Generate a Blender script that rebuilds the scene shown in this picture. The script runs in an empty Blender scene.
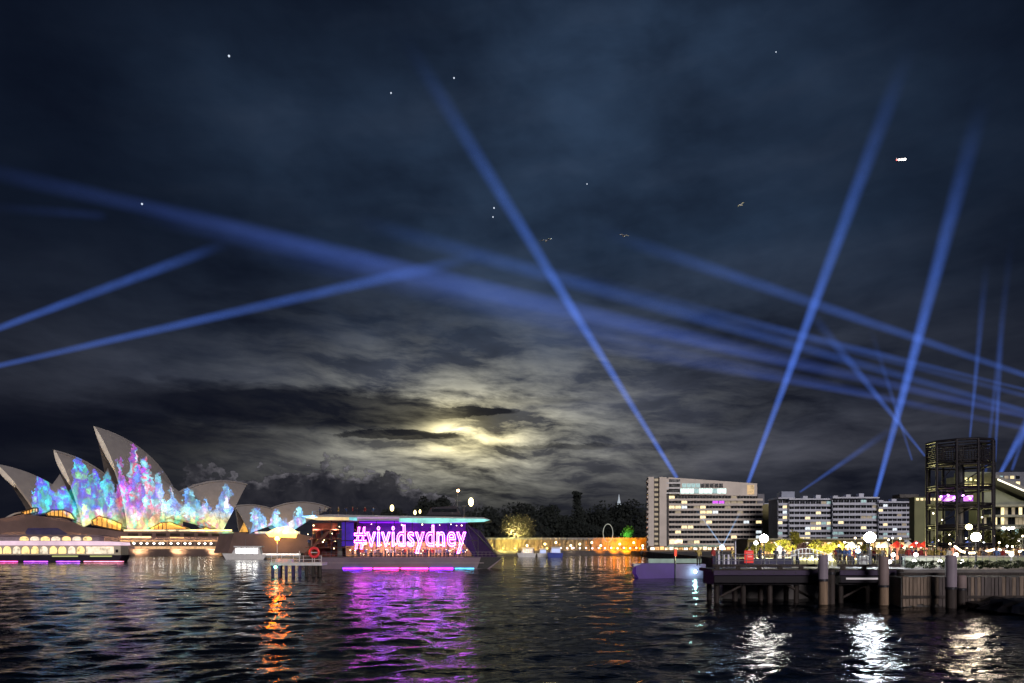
import bpy, bmesh, math, random
from mathutils import Vector, Matrix
random.seed(7)
SC = bpy.context.scene
COL = SC.collection
R = math.radians
F, CX, HY, CH = 760.0, 512.0, 548.0, 4.0      # focal (px), centre column, horizon row, eye height above water

# ---------------------------------------------------------------- camera
cam_d = bpy.data.cameras.new('camera'); cam = bpy.data.objects.new('camera', cam_d); COL.objects.link(cam)
cam.location = (0, 0, CH); cam.rotation_euler = (R(90), 0, 0)
cam_d.sensor_width = 36; cam_d.lens = 36 * F / 1024
cam_d.shift_y = (HY - 341.5) / 1024
cam_d.clip_start = 0.1; cam_d.clip_end = 20000
SC.camera = cam
SC.render.resolution_x, SC.render.resolution_y = 1024, 683
SC.view_settings.view_transform = 'Standard'; SC.view_settings.look = 'None'
SC.view_settings.exposure = 0; SC.view_settings.gamma = 1
cy = SC.cycles
cy.use_denoising = True
try: cy.denoiser = 'OPENIMAGEDENOISE'
except Exception: pass
cy.max_bounces = 5; cy.diffuse_bounces = 1; cy.glossy_bounces = 3; cy.transmission_bounces = 4
cy.transparent_max_bounces = 48; cy.volume_bounces = 0
cy.sample_clamp_indirect = 20; cy.caustics_reflective = False; cy.caustics_refractive = False
cy.use_light_tree = True; cy.volume_max_steps = 64

# ---------------------------------------------------------------- node expression helper
class E:
    """a node socket (or number) with arithmetic that builds Math nodes"""
    def __init__(s, nt, v): s.nt, s.v = nt, v
    def _m(s, op, *a, clamp=False):
        n = s.nt.nodes.new('ShaderNodeMath'); n.operation = op; n.use_clamp = clamp
        for i, q in enumerate((s,) + a):
            q = q.v if isinstance(q, E) else q
            if isinstance(q, (int, float)): n.inputs[i].default_value = q
            else: s.nt.links.new(q, n.inputs[i])
        return E(s.nt, n.outputs[0])
    def __add__(s, o): return s._m('ADD', o)
    __radd__ = __add__
    def __mul__(s, o): return s._m('MULTIPLY', o)
    __rmul__ = __mul__
    def __sub__(s, o): return s._m('SUBTRACT', o)
    def __rsub__(s, o): return E(s.nt, float(o))._m('SUBTRACT', s)
    def __truediv__(s, o): return s._m('DIVIDE', o)
    def __rtruediv__(s, o): return E(s.nt, float(o))._m('DIVIDE', s)
    def __neg__(s): return s * -1
    def __pow__(s, o): return s._m('POWER', o)
    def sqrt(s): return s._m('SQRT')
    def exp(s): return s._m('EXPONENT')
    def abs(s): return s._m('ABSOLUTE')
    def sat(s): return s._m('ADD', 0.0, clamp=True)
    def max(s, o): return s._m('MAXIMUM', o)
    def min(s, o): return s._m('MINIMUM', o)
    def atan2(s, o): return s._m('ARCTAN2', o)
    def asin(s): return s._m('ARCSINE')
    def step(s, a, b):
        n = s.nt.nodes.new('ShaderNodeMapRange'); n.interpolation_type = 'SMOOTHSTEP'
        s.nt.links.new(s.v, n.inputs[0]); n.inputs[1].default_value = a; n.inputs[2].default_value = b
        return E(s.nt, n.outputs[0])
def link(nt, v, inp):
    v = v.v if isinstance(v, E) else v
    if isinstance(v, (int, float)): inp.default_value = v
    else: nt.links.new(v, inp)
def vec(nt, x, y, z=0.0):
    n = nt.nodes.new('ShaderNodeCombineXYZ')
    for i, q in enumerate((x, y, z)): link(nt, q, n.inputs[i])
    return n.outputs[0]
def noise(nt, v, scale=1.0, detail=4.0, rough=0.55, dist=0.0):
    n = nt.nodes.new('ShaderNodeTexNoise'); n.inputs['Scale'].default_value = scale
    n.inputs['Detail'].default_value = detail; n.inputs['Roughness'].default_value = rough
    n.inputs['Distortion'].default_value = dist
    nt.links.new(v, n.inputs['Vector']); return E(nt, n.outputs['Fac'])
def rgb(nt, c):
    n = nt.nodes.new('ShaderNodeRGB'); n.outputs[0].default_value = (*c, 1); return n.outputs[0]
def mix(nt, f, a, b, mode='MIX'):
    n = nt.nodes.new('ShaderNodeMix'); n.data_type = 'RGBA'; n.blend_type = mode
    link(nt, f, n.inputs[0])
    for q, i in ((a, 6), (b, 7)):
        if isinstance(q, tuple): n.inputs[i].default_value = (*q, 1)
        else: nt.links.new(q, n.inputs[i])
    return n.outputs[2]
def ramp(nt, f, stops, interp='LINEAR'):
    n = nt.nodes.new('ShaderNodeValToRGB'); link(nt, f, n.inputs[0]); cr = n.color_ramp; cr.interpolation = interp
    while len(cr.elements) < len(stops): cr.elements.new(0.5)
    for e, (p, c) in zip(cr.elements, stops): e.position = p; e.color = (*c, 1)
    return n.outputs[0]
def curve(nt, f, pts, x0, x1, y0, y1):
    n = nt.nodes.new('ShaderNodeFloatCurve'); c = n.mapping.curves[0]
    q = [((x - x0) / (x1 - x0), (y - y0) / (y1 - y0)) for x, y in pts]
    c.points[0].location = q[0]; c.points[-1].location = q[-1]
    for p in q[1:-1]: c.points.new(*p)
    for p in c.points: p.handle_type = 'VECTOR'
    n.mapping.update(); link(nt, (f - x0) * (1.0 / (x1 - x0)), n.inputs[1])
    return E(nt, n.outputs[0]) * (y1 - y0) + y0
def sep(nt, v):
    n = nt.nodes.new('ShaderNodeSeparateXYZ'); nt.links.new(v, n.inputs[0]); return [E(nt, o) for o in n.outputs]

# ---------------------------------------------------------------- night sky (world): cloud deck lit by a hidden moon
def AZ(px): return math.atan((px - CX) / F)
def EL(px, py): return math.atan((HY - py) / math.hypot(F, px - CX))
W = bpy.data.worlds.new('World'); SC.world = W; W.use_nodes = True
nt = W.node_tree; nt.nodes.clear()
tc = nt.nodes.new('ShaderNodeTexCoord'); dx, dy, dz = sep(nt, tc.outputs['Generated'])
az = dx.atan2(dy); el = dz._m('ARCSINE')
def blob(px, py, sx, sy, a=az, e=el):          # gaussian patch in azimuth / elevation
    u = (a - AZ(px)) * (F / sx); v = (e - EL(px, py)) * (F / sy)
    return (-(u * u + v * v)).exp()
P = vec(nt, az, el)
warp = noise(nt, P, 5, 3, .5) - .5
warp2 = noise(nt, vec(nt, az + 7, el * 1.5), 9, 3, .5) - .5
azw = az + warp * .055; elw = el + warp2 * .028
low0 = el.step(.40, .10)
soft = noise(nt, vec(nt, azw * 2.0, elw * 3.2 + azw * .5), 1.7, 5, .55)           # broad cloud masses
soft2 = noise(nt, vec(nt, azw * 1.6 + 3, elw * 7 - azw * .8), 2.6, 6, .55)
strk = noise(nt, vec(nt, azw * 5, elw * 22 + azw * 1.5), 1.5, 8, .64, .15)          # thin streaks low down
fine = noise(nt, vec(nt, azw * 9, elw * 16), 3.2, 6, .6, .3)
# broad brightness of the cloud deck
broad = (.006 + .030 * blob(470, 210, 190, 150) + .036 * blob(650, 20, 130, 60) + .027 * blob(740, 220, 260, 150) + .012 * blob(560, 120, 200, 120)
         + .026 * blob(420, 340, 330, 60) + .034 * blob(560, 440, 260, 55) + .016 * blob(150, 380, 190, 35)
         + .018 * blob(620, 330, 200, 60) + .014 * blob(230, 120, 120, 70) + .020 * blob(840, 450, 190, 60))
cl = (soft - .5) * 3.2 + (soft2 - .5) * (low0 * 1.6 + 1.0) + (strk - .5) * low0 * 2.2 + 1.0
base_l = broad * cl.max(.25)
low = el.step(.42, .05)
c_deck = mix(nt, low * .85 + (soft2 - .5) * .4, (.30, .56, 1.0), (.92, .90, 1.0))
# moon glow
g_wide = blob(470, 425, 150, 62); g_mid = blob(463, 432, 78, 36); g_core = blob(455, 424, 26, 22)
sk = ((strk - .42) * 5.0).sat() * (fine * .9 + .45)
sk3 = strk.step(.44, .60)
sk2 = ((strk - .30) * 1.6 + (fine - .5) * .8 + .25).max(0.05)
glow = g_wide * .155 * (sk * 1.9 + .22) + g_mid * .42 * (sk * 1.9 + .10) + g_core * .45 * (sk2 * .9 + .05) + (blob(440, 407, 20, 6) * .8 + blob(451, 428, 24, 7) * 1.3 + blob(488, 440, 34, 5) * .55 + blob(440, 449, 30, 4) * .35) * (sk3 * 1.1 + .12)
glow = glow + blob(560, 455, 120, 30) * .06 * sk + blob(340, 442, 130, 14) * .06 * (sk + .3) + blob(390, 468, 170, 26) * .050 * (sk * .8 + .5) + blob(640, 400, 120, 50) * .02 * sk
c_glow = mix(nt, (g_mid * 1.2).sat(), (.92, .90, .70), (1.0, .88, .46))
# dark banks crossing the moon
wx = (fine - .5) * .035; wy = (strk - .5) * .030
def slab(px, py, sx, sy, k=5.0):
    u = (az + wx * 1.6 - AZ(px)) * (F / sx); v = (el + wy + (fine - .5) * .012 - EL(px, py)) * (F / sy)
    return ((1.0 - (u * u + v * v)) * k * .5 + .5).sat()
bank = slab(300, 408, 165, 20, 2.2).max(slab(466, 413, 52, 5.5, 5)).max(slab(402, 436, 62, 4.5, 4)).max(slab(560, 447, 58, 3, 2) * .6)
bank = bank.max(slab(90, 425, 200, 16, 1.2) * .8).max(slab(540, 400, 60, 4, 1.5) * .35)
# cumulus on the horizon
cum_n = noise(nt, vec(nt, az * 9, el * 12), 3.0, 5, .55)
cum_n2 = noise(nt, vec(nt, az * 9 + 2, el * 11 + 5), 5.5, 5, .6)
prof = curve(nt, az * F, [(-520, 60), (-330, 58), (-300, 72), (-262, 66), (-225, 76), (-180, 80), (-150, 78), (-118, 70), (-60, 52), (-30, 42), (60, 40), (120, 46), (200, 34), (520, 30)], -520, 520, 0, 120)
edge = prof + (cum_n - .5) * 78 + (cum_n2 - .5) * 34 - el * F
cum = edge.step(0, 5) * az.step(AZ(560), AZ(400)) * az.step(AZ(120), AZ(230))
rim = ((edge.step(0, 4) - edge.step(4, 15)) * cum_n2.step(.38, .62)) * cum
cumshade = noise(nt, vec(nt, az * 20, el * 26), 2.0, 4, .6, .6)
dark = 1.0 - bank * .82
deck_col = mix(nt, 1.0, c_deck, vec(nt, base_l, base_l, base_l), 'MULTIPLY')
glow_col = mix(nt, 1.0, c_glow, vec(nt, glow, glow, glow), 'MULTIPLY')
s1 = mix(nt, 1.0, deck_col, glow_col, 'ADD')
s2 = mix(nt, 1.0, s1, vec(nt, dark, dark, dark * 1.04), 'MULTIPLY')
cb = (.017 + rim * .20 * (g_wide * .6 + .5) + (cumshade - .5) * .05 + g_wide * .006).max(.009)
s3 = mix(nt, cum * .93, s2, vec(nt, cb * 1.02, cb * .96, cb * 1.05))
below = el.step(-.03, .0)
# a night-time Sky Texture (sun far below the horizon) supplies the clear-air blue behind the clouds
sky = nt.nodes.new('ShaderNodeTexSky'); sky.sky_type = 'NISHITA'; sky.sun_disc = False
sky.sun_elevation = R(-4); sky.sun_rotation = R(180)
air = mix(nt, 1.0, sky.outputs[0], (.05, .05, .05), 'MULTIPLY')
s4 = mix(nt, 1.0, s3, air, 'ADD')
navy = vec(nt, .0012, .0022, .0075)
s5 = mix(nt, 1.0, s4, navy, 'ADD')
fin = mix(nt, below, (.01, .012, .02), s5)
bg = nt.nodes.new('ShaderNodeBackground'); nt.links.new(fin, bg.inputs[0]); bg.inputs[1].default_value = 1.0
out = nt.nodes.new('ShaderNodeOutputWorld'); nt.links.new(bg.outputs[0], out.inputs[0])
W.cycles.sampling_method = 'MANUAL'; W.cycles.sample_map_resolution = 512

# the glow of the lit city behind the camera (the one distant lamp)
sd = bpy.data.lights.new('city_glow', 'SUN'); so = bpy.data.objects.new('city_glow', sd); COL.objects.link(so)
sd.energy = 1.6; sd.angle = R(20); sd.color = (1.0, .90, .88)
so.rotation_euler = Vector((-.25, 1.0, -.32)).to_track_quat('-Z', 'Y').to_euler()

# ---------------------------------------------------------------- helpers: placing and tagging
def X(px, D): return (px - CX) / F * D
def Z(py, D): return CH + (HY - py) / F * D
def V(px, py, D): return Vector((X(px, D), D, Z(py, D)))
def tag(o, label=None, cat=None, group=None, kind=None):
    if label: o['label'] = label
    if cat: o['category'] = cat
    if group: o['group'] = group
    if kind: o['kind'] = kind
    return o
def empty(name, loc, label, cat, group=None, rz=0.0):
    o = bpy.data.objects.new(name, None); COL.objects.link(o); o.location = loc; o.rotation_euler = (0, 0, rz)
    o.empty_display_size = .2
    return tag(o, label, cat, group)
class MB:
    def __init__(s): s.v, s.f, s.m, s.sm = [], [], [], []
    def add(s, vs, fs, mi=0, smooth=False):
        b = len(s.v); s.v += [tuple(v) for v in vs]; s.f += [tuple(i + b for i in f) for f in fs]
        s.m += [mi] * len(fs); s.sm += [smooth] * len(fs); return s
    def box(s, x0, x1, y0, y1, z0, z1, mi=0, rz=0.0, c=None, bev=0.0):
        if bev > 0:
            bm = bmesh.new(); bmesh.ops.create_cube(bm, size=1)
            for v in bm.verts: v.co = Vector((x0 + (v.co.x + .5) * (x1 - x0), y0 + (v.co.y + .5) * (y1 - y0), z0 + (v.co.z + .5) * (z1 - z0)))
            bmesh.ops.bevel(bm, geom=bm.edges[:], offset=bev, segments=1, affect='EDGES')
            vs = [v.co.copy() for v in bm.verts]; fs = [[v.index for v in f.verts] for f in bm.faces]; bm.free()
        else:
            vs = [Vector((x, y, z)) for z in (z0, z1) for y in (y0, y1) for x in (x0, x1)]
            fs = [(0, 2, 3, 1), (4, 5, 7, 6), (0, 1, 5, 4), (2, 6, 7, 3), (0, 4, 6, 2), (1, 3, 7, 5)]
        if rz:
            c = Vector(c) if c is not None else Vector(((x0 + x1) / 2, (y0 + y1) / 2, 0))
            m = Matrix.Rotation(rz, 3, 'Z'); vs = [m @ (v - c) + c for v in vs]
        return s.add(vs, fs, mi)
    def prism(s, pts, y0, y1, mi=0):            # polygon in (x, z) extruded along y
        n = len(pts); vs = [(x, y0, z) for x, z in pts] + [(x, y1, z) for x, z in pts]
        fs = [tuple(range(n)), tuple(range(2 * n - 1, n - 1, -1))] + [(i, i + n, (i + 1) % n + n, (i + 1) % n) for i in range(n)]
        return s.add(vs, fs, mi)
    def plan(s, pts, z0, z1, mi=0):             # polygon in (x, y) extruded along z
        n = len(pts); vs = [(x, y, z0) for x, y in pts] + [(x, y, z1) for x, y in pts]
        fs = [tuple(range(n - 1, -1, -1)), tuple(range(n, 2 * n))] + [(i, (i + 1) % n, (i + 1) % n + n, i + n) for i in range(n)]
        return s.add(vs, fs, mi)
    def tube(s, a, b, r0, r1=None, n=8, mi=0, caps=True):
        a, b = Vector(a), Vector(b); r1 = r0 if r1 is None else r1
        d = (b - a).normalized(); u = d.orthogonal().normalized(); w = d.cross(u)
        vs = [p + (u * math.cos(t) + w * math.sin(t)) * r for p, r in ((a, r0), (b, r1)) for t in [2 * math.pi * i / n for i in range(n)]]
        fs = [(i, (i + 1) % n, (i + 1) % n + n, i + n) for i in range(n)]
        s.add(vs, fs, mi, True)
        if caps: s.add(vs, [tuple(range(n - 1, -1, -1)), tuple(range(n, 2 * n))], mi)
        return s
    def lathe(s, prof, c=(0, 0, 0), n=16, mi=0):
        c = Vector(c); vs = [c + Vector((r * math.cos(2 * math.pi * i / n), r * math.sin(2 * math.pi * i / n), z)) for r, z in prof for i in range(n)]
        fs = [(j * n + i, j * n + (i + 1) % n, (j + 1) * n + (i + 1) % n, (j + 1) * n + i) for j in range(len(prof) - 1) for i in range(n)]
        return s.add(vs, fs, mi, True)
    def ball(s, c, r, n=12, sz=1.0, mi=0):
        k = n // 2
        return s.lathe([(max(1e-4, r * math.sin(math.pi * j / k)), -r * sz * math.cos(math.pi * j / k)) for j in range(k + 1)], c, n, mi)
    def mesh(s, name, mats, origin=(0, 0, 0)):
        me = bpy.data.meshes.new(name); o = Vector(origin)
        me.from_pydata([tuple(Vector(v) - o) for v in s.v], [], s.f)
        for m in (mats if isinstance(mats, (list, tuple)) else [mats]): me.materials.append(m)
        me.polygons.foreach_set('material_index', s.m); me.polygons.foreach_set('use_smooth', s.sm); me.update(); return me
    def build(s, name, mats, parent=None, origin=None):
        """vertices are in world coordinates; a part is stored relative to its parent"""
        q = Vector(origin) if origin is not None else Vector()
        if parent is not None: q = q + wo(parent)
        o = bpy.data.objects.new(name, s.mesh(name, mats, q)); COL.objects.link(o)
        if parent is not None: o.parent = parent; o.location = Vector(origin) if origin is not None else (0, 0, 0)
        else: o.location = q
        return o
def wo(o):
    q = Vector()
    while o is not None: q = q + o.location; o = o.parent
    return q
def put(name, me, parent=None, loc=(0, 0, 0), rz=0.0, sc=None):
    o = bpy.data.objects.new(name, me); COL.objects.link(o); o.parent = parent; o.location = loc; o.rotation_euler = (0, 0, rz)
    if sc: o.scale = sc
    return o
def copy_tree(o, parent=None):
    c = o.copy(); COL.objects.link(c); c.parent = parent
    for ch in [q for q in bpy.data.objects if q.parent == o]: copy_tree(ch, c)
    return c

# ---------------------------------------------------------------- materials
MATS = {}
def mat(name, c, rough=.7, var=.25, scale=3.0, metal=0.0, bump=0.0, stretch=(1, 1, 1), spec=.3, c2=None):
    if name in MATS: return MATS[name]
    m = bpy.data.materials.new(name); m.use_nodes = True; t = m.node_tree; p = t.nodes['Principled BSDF']
    tcn = t.nodes.new('ShaderNodeTexCoord'); mp = t.nodes.new('ShaderNodeMapping'); mp.inputs['Scale'].default_value = stretch
    t.links.new(tcn.outputs['Object'], mp.inputs[0])
    n = noise(t, mp.outputs[0], scale, 5, .6)
    n2 = noise(t, mp.outputs[0], scale * .13, 2, .5)
    f = ((n - .5) * 2.2 + (n2 - .5) * 1.6 + .5).sat()
    a = tuple(x * (1 - var) for x in c); b = c2 or tuple(min(1, x * (1 + var)) for x in c)
    t.links.new(mix(t, f, a, b), p.inputs['Base Color'])
    link(t, (n - .5) * .3 + rough, p.inputs['Roughness'])
    p.inputs['Metallic'].default_value = metal; p.inputs['Specular IOR Level'].default_value = spec
    if bump:
        bn = t.nodes.new('ShaderNodeBump'); bn.inputs['Strength'].default_value = bump; link(t, n, bn.inputs['Height'])
        t.links.new(bn.outputs[0], p.inputs['Normal'])
    MATS[name] = m; return m
def lit(name, c, s, var=0.0, scale=2.0, sample=False, c2=None):
    if name in MATS: return MATS[name]
    m = bpy.data.materials.new(name); m.use_nodes = True; t = m.node_tree; p = t.nodes['Principled BSDF']
    p.inputs['Base Color'].default_value = (*[x * .4 for x in c], 1); p.inputs['Roughness'].default_value = .5
    if var or c2:
        tcn = t.nodes.new('ShaderNodeTexCoord'); n = noise(t, tcn.outputs['Object'], scale, 4, .6)
        f = ((n - .5) * 3 + .5).sat()
        t.links.new(mix(t, f, c, c2 or c), p.inputs['Emission Color'])
        link(t, (f * (2 * var) + (1 - var)) * s, p.inputs['Emission Strength'])
    else:
        p.inputs['Emission Color'].default_value = (*c, 1); p.inputs['Emission Strength'].default_value = s
    m.cycles.emission_sampling = 'AUTO' if sample else 'NONE'
    MATS[name] = m; return m
def lamp(kind, loc, energy, color, size=.3, target=None, angle=60, blend=.6, name='lamp_light', parent=None):
    d = bpy.data.lights.new(name, kind); o = bpy.data.objects.new(name, d); COL.objects.link(o); o.location = loc
    d.energy = energy; d.color = color
    if kind in ('POINT', 'SPOT'): d.shadow_soft_size = size
    if kind == 'SPOT': d.spot_size = R(angle); d.spot_blend = blend
    if target is not None: o.rotation_euler = (Vector(target) - Vector(loc)).to_track_quat('-Z', 'Y').to_euler()
    if parent is not None:
        o.parent = parent; o.matrix_parent_inverse = Matrix.Translation(-Vector(parent.location))
    return o
steel_dark = mat('dark_steel', (.035, .035, .045), .45, .3, 4, .3)
steel_grey = mat('grey_steel', (.20, .20, .22), .45, .2, 4, .3)
white_paint = mat('white_paint', (.72, .72, .74), .45, .12, 2)
concrete = mat('concrete', (.27, .26, .25), .85, .3, 1.2, bump=.2)
concrete_dark = mat('stained_concrete', (.11, .105, .105), .85, .45, 1.0, bump=.3)
glass_dark = mat('dark_glass', (.012, .015, .022), .12, .2, 1, spec=.8)
timber_dark = mat('wet_timber', (.045, .036, .034), .7, .5, 3, stretch=(4, 4, .6), bump=.4)
timber_pale = mat('weathered_timber', (.22, .17, .135), .75, .35, 3, stretch=(6, 6, .5), bump=.4)
bark = mat('bark', (.07, .052, .04), .9, .3, 5, bump=.4)

# ---------------------------------------------------------------- water
import numpy as np
def make_water():
    rng = np.random.RandomState(3)
    rows = [3.0]
    while rows[-1] < 9000: rows.append(rows[-1] * 1.0085 + .012 if rows[-1] < 260 else rows[-1] * 1.06)
    Yr = np.array(rows); n = 620; ang = np.linspace(-1.35, 1.35, n) + 0; t = np.sign(ang) * np.abs(ang) ** 1.25
    Xg = np.outer(Yr, t); Xg[:, :] += np.sign(t)[None, :] * 6 * np.abs(t)[None, :]; Yg = np.repeat(Yr[:, None], n, 1); Zg = np.zeros_like(Xg)
    dY = np.gradient(Yr)[:, None]
    for k in range(64):
        wl = .40 * (12.0 ** (k / 63.0)); th = rng.normal(0.2, .75) + math.pi / 2
        kk = 2 * math.pi / wl; amp = .0040 * wl ** .92
        fade = np.clip((wl / (dY * 2.6)) - .6, 0, 1)
        ph = kk * (Xg * math.cos(th) + Yg * math.sin(th)) + rng.uniform(0, 6.28)
        grp = .65 + .5 * np.sin(Xg * rng.uniform(.02, .09) + Yg * rng.uniform(.03, .12) + rng.uniform(0, 6.28))
        Zg += amp * fade * grp * (np.sin(ph) + .25 * np.cos(2 * ph))
    vs = np.stack([Xg, Yg, Zg], -1).reshape(-1, 3); m = len(rows)
    i = np.arange(m - 1)[:, None] * n + np.arange(n - 1)[None, :]
    q = np.stack([i, i + 1, i + n + 1, i + n], -1).reshape(-1, 4)
    me = bpy.data.meshes.new('water'); me.vertices.add(len(vs)); me.vertices.foreach_set('co', vs.ravel().astype(np.float32))
    me.loops.add(q.size); me.loops.foreach_set('vertex_index', q.ravel().astype(np.int32)); me.polygons.add(len(q))
    me.polygons.foreach_set('loop_start', (np.arange(len(q)) * 4).astype(np.int32)); me.polygons.foreach_set('loop_total', np.full(len(q), 4, np.int32))
    me.polygons.foreach_set('use_smooth', np.ones(len(q), bool)); me.update(calc_edges=True); me.validate()
    o = bpy.data.objects.new('water', me); COL.objects.link(o); o['kind'] = 'structure'
    mt = bpy.data.materials.new('harbour_water'); mt.use_nodes = True; t_ = mt.node_tree; p = t_.nodes['Principled BSDF']
    p.inputs['Base Color'].default_value = (.0008, .002, .004, 1); p.inputs['Roughness'].default_value = .075; p.inputs['IOR'].default_value = 1.09; p.inputs['Specular Tint'].default_value = (.50, .64, .95, 1)
    g = t_.nodes.new('ShaderNodeTexCoord'); mp = t_.nodes.new('ShaderNodeMapping'); mp.inputs['Scale'].default_value = (.85, 1.35, 1)
    mp.inputs['Rotation'].default_value = (0, 0, R(8)); t_.links.new(g.outputs['Object'], mp.inputs[0])
    a = noise(t_, mp.outputs[0], 1.6, 4, .6, .5); b = noise(t_, mp.outputs[0], .32, 4, .6, .8)
    bn = t_.nodes.new('ShaderNodeBump'); bn.inputs['Strength'].default_value = 1.0; bn.inputs['Distance'].default_value = 1.0
    pt = noise(t_, g.outputs['Object'], .035, 3, .6, .5).step(.35, .65) * .9 + .45
    link(t_, (a * .10 + b * .22) * pt, bn.inputs['Height']); t_.links.new(bn.outputs[0], p.inputs['Normal'])
    me.materials.append(mt)
make_water()
def slab_ground(name, pts, z0, z1, m):
    o = MB().plan(pts, z0, z1).build(name, m); o['kind'] = 'structure'; return o
paving = mat('paving', (.16, .15, .15), .8, .3, .8)
slab_ground('far_shore_ground', [(-900, 452), (-120, 452), (-118, 405), (63, 405), (63, 372), (900, 372), (900, 4000), (-900, 4000)], -2, 2.4, paving)
slab_ground('promenade_ground', [(16.6, 60), (160, 60), (160, 371), (64, 371), (33, 112), (27, 100)], -2, 2.3, paving)

# ================================================================ OPERA HOUSE
TH = R(38); AX = Vector((-math.cos(TH), -math.sin(TH), 0)); NR = Vector((math.sin(TH), -math.cos(TH), 0))   # axis (to the left, nearer) and the side facing us
def on_plane(px, py, P0, off=0.0):
    """point seen in direction (px,py) on the vertical hall plane moved off metres toward us"""
    p0 = P0 + NR * off; d = Vector(((px - CX) / F, 1, (HY - py) / F)); o = Vector((0, 0, CH))
    return o + d * ((p0 - o).dot(NR) / d.dot(NR))
tile = mat('glazed_tile', (.31, .29, .29), .5, .10, .35, spec=.4)
tile_in = mat('shell_inner', (.13, .11, .10), .8, .3, .5)
rim_m = mat('shell_rib', (.58, .53, .47), .6, .15, .8)
opera_P = Vector((X(130, 400), 400, 0))
opera = empty('opera_house', (opera_P.x, opera_P.y, 2.4), 'great opera house with white sail shaped roofs covered in coloured light projections', 'opera house')
bright_strip_m = mat('bright_mouth_tone', (.90, .82, .70), .6, .15, .5)
def shell(T, Rg, Fp, P0, rho, parent, label, thick=1.5, ns=22, nr=14, name='roof_shell', cut=None):
    out = NR + Vector((0, 0, .55)) + AX * 0
    a, b = T - Fp, Rg - Fp; ab = a.cross(b)
    cc = Fp + (ab.cross(a) * b.length_squared + b.cross(ab) * a.length_squared) / (2 * ab.length_squared)
    rc = (cc - Fp).length; rho = max(rho, rc * 1.02); nn = ab.normalized()
    if nn.dot(out) < 0: nn = -nn
    C0 = cc - nn * math.sqrt(rho * rho - rc * rc)
    dpl = (C0 - P0).dot(NR); Cp = C0 - NR * dpl; rp = math.sqrt(max(1, rho * rho - dpl * dpl))
    def ang(p): q = p - Cp; return math.atan2(q.z, q.dot(AX))
    t0, t1 = ang(T), ang(Rg)
    def ridge(s): t = t0 + (t1 - t0) * s; return Cp + AX * (math.cos(t) * rp) + Vector((0, 0, math.sin(t) * rp))
    def sl(u, v, s):
        u, v = u - C0, v - C0; w = u.angle(v)
        return C0 + (u * math.sin((1 - s) * w) + v * math.sin(s * w)) / math.sin(w)
    def refl(p): return p - NR * (2 * (p - P0).dot(NR))
    grid = [[sl(ridge(i / ns), Fp, j / nr) for j in range(nr + 1)] for i in range(ns + 1)]
    gin = [[p + (C0 - p).normalized() * thick for p in row] for row in grid]
    m = MB(); k = nr + 1
    for side in (0, 1):
        f = (lambda p: p) if side == 0 else refl
        vo = [f(p) for row in grid for p in row]; vi = [f(p) for row in gin for p in row]
        q = [(i * k + j, i * k + j + 1, (i + 1) * k + j + 1, (i + 1) * k + j) for i in range(ns) for j in range(nr)]
        m.add(vo, q, 0, True); m.add(vi, [tuple(reversed(x)) for x in q], 1, True)
        for row_o, row_i in ((grid[0], gin[0]), (grid[-1], gin[-1])):
            vs = [f(p) for p in row_o] + [f(p) for p in row_i]
            m.add(vs, [(j, j + 1, j + 1 + k, j + k) for j in range(nr)], 2)
    o = m.build(name, [tile, tile_in, rim_m], parent); o['label'] = label
    if thick > 1 and (T - Rg).dot(AX) > 0:          # added pale strip: the bright look inside the mouth put into its colour
        b = MB(); e0 = [grid[0][j] for j in range(7)]; sg = 1 if (T - Rg).dot(AX) > 0 else -1
        e1 = [refl(p) + AX * sg * (.6 + 2.4 * math.sin(math.pi * (j / 6) ** .7) * (1 - j / 7)) for j, p in enumerate(e0)]
        e1 = [e0[j] + AX * sg * (1.9 * math.sin(math.pi * min(1, .08 + j / 6.2)) ** .8) + Vector((0, 0, -.4 * j)) for j in range(7)]
        vs = e0 + e1 + [p - NR * 1.0 for p in e0] + [p - NR * 1.0 for p in e1]
        b.add(vs, [(j, j + 1, j + 8, j + 7) for j in range(6)] + [(j + 14, j + 21, j + 22, j + 15) for j in range(6)] + [(j + 7, j + 8, j + 22, j + 21) for j in range(6)] + [(6, 20, 27, 13), (0, 7, 21, 14)], 0, True)
        b.build('mouth_bright_strip', bright_strip_m, parent)
    return o
P0 = opera_P.copy()
Q = lambda px, py, w=0.0: on_plane(px, py, P0, w)
shell(Q(-3, 464), Q(84, 512), Q(37, 513, 13), P0, 75, opera, 'leftmost white sail roof with a small cyan and green projection')
shell(Q(55, 450), Q(132, 505), Q(84, 527, 15), P0, 75, opera, 'middle white sail roof with blue and green projection')
shell(Q(95, 426.5), Q(183, 528), Q(129, 531, 18), P0, 75, opera, 'tallest white sail roof with purple and pink projection')
shell(Q(247, 483.5), Q(166, 500), Q(222, 532, 15), P0, 75, opera, 'white sail roof opening to the right, its tip lit')
shell(Q(2, 520), Q(36, 511), Q(14, 513, 6), P0, 40, opera, 'low grey roof shell at the far left', .8)
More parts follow.
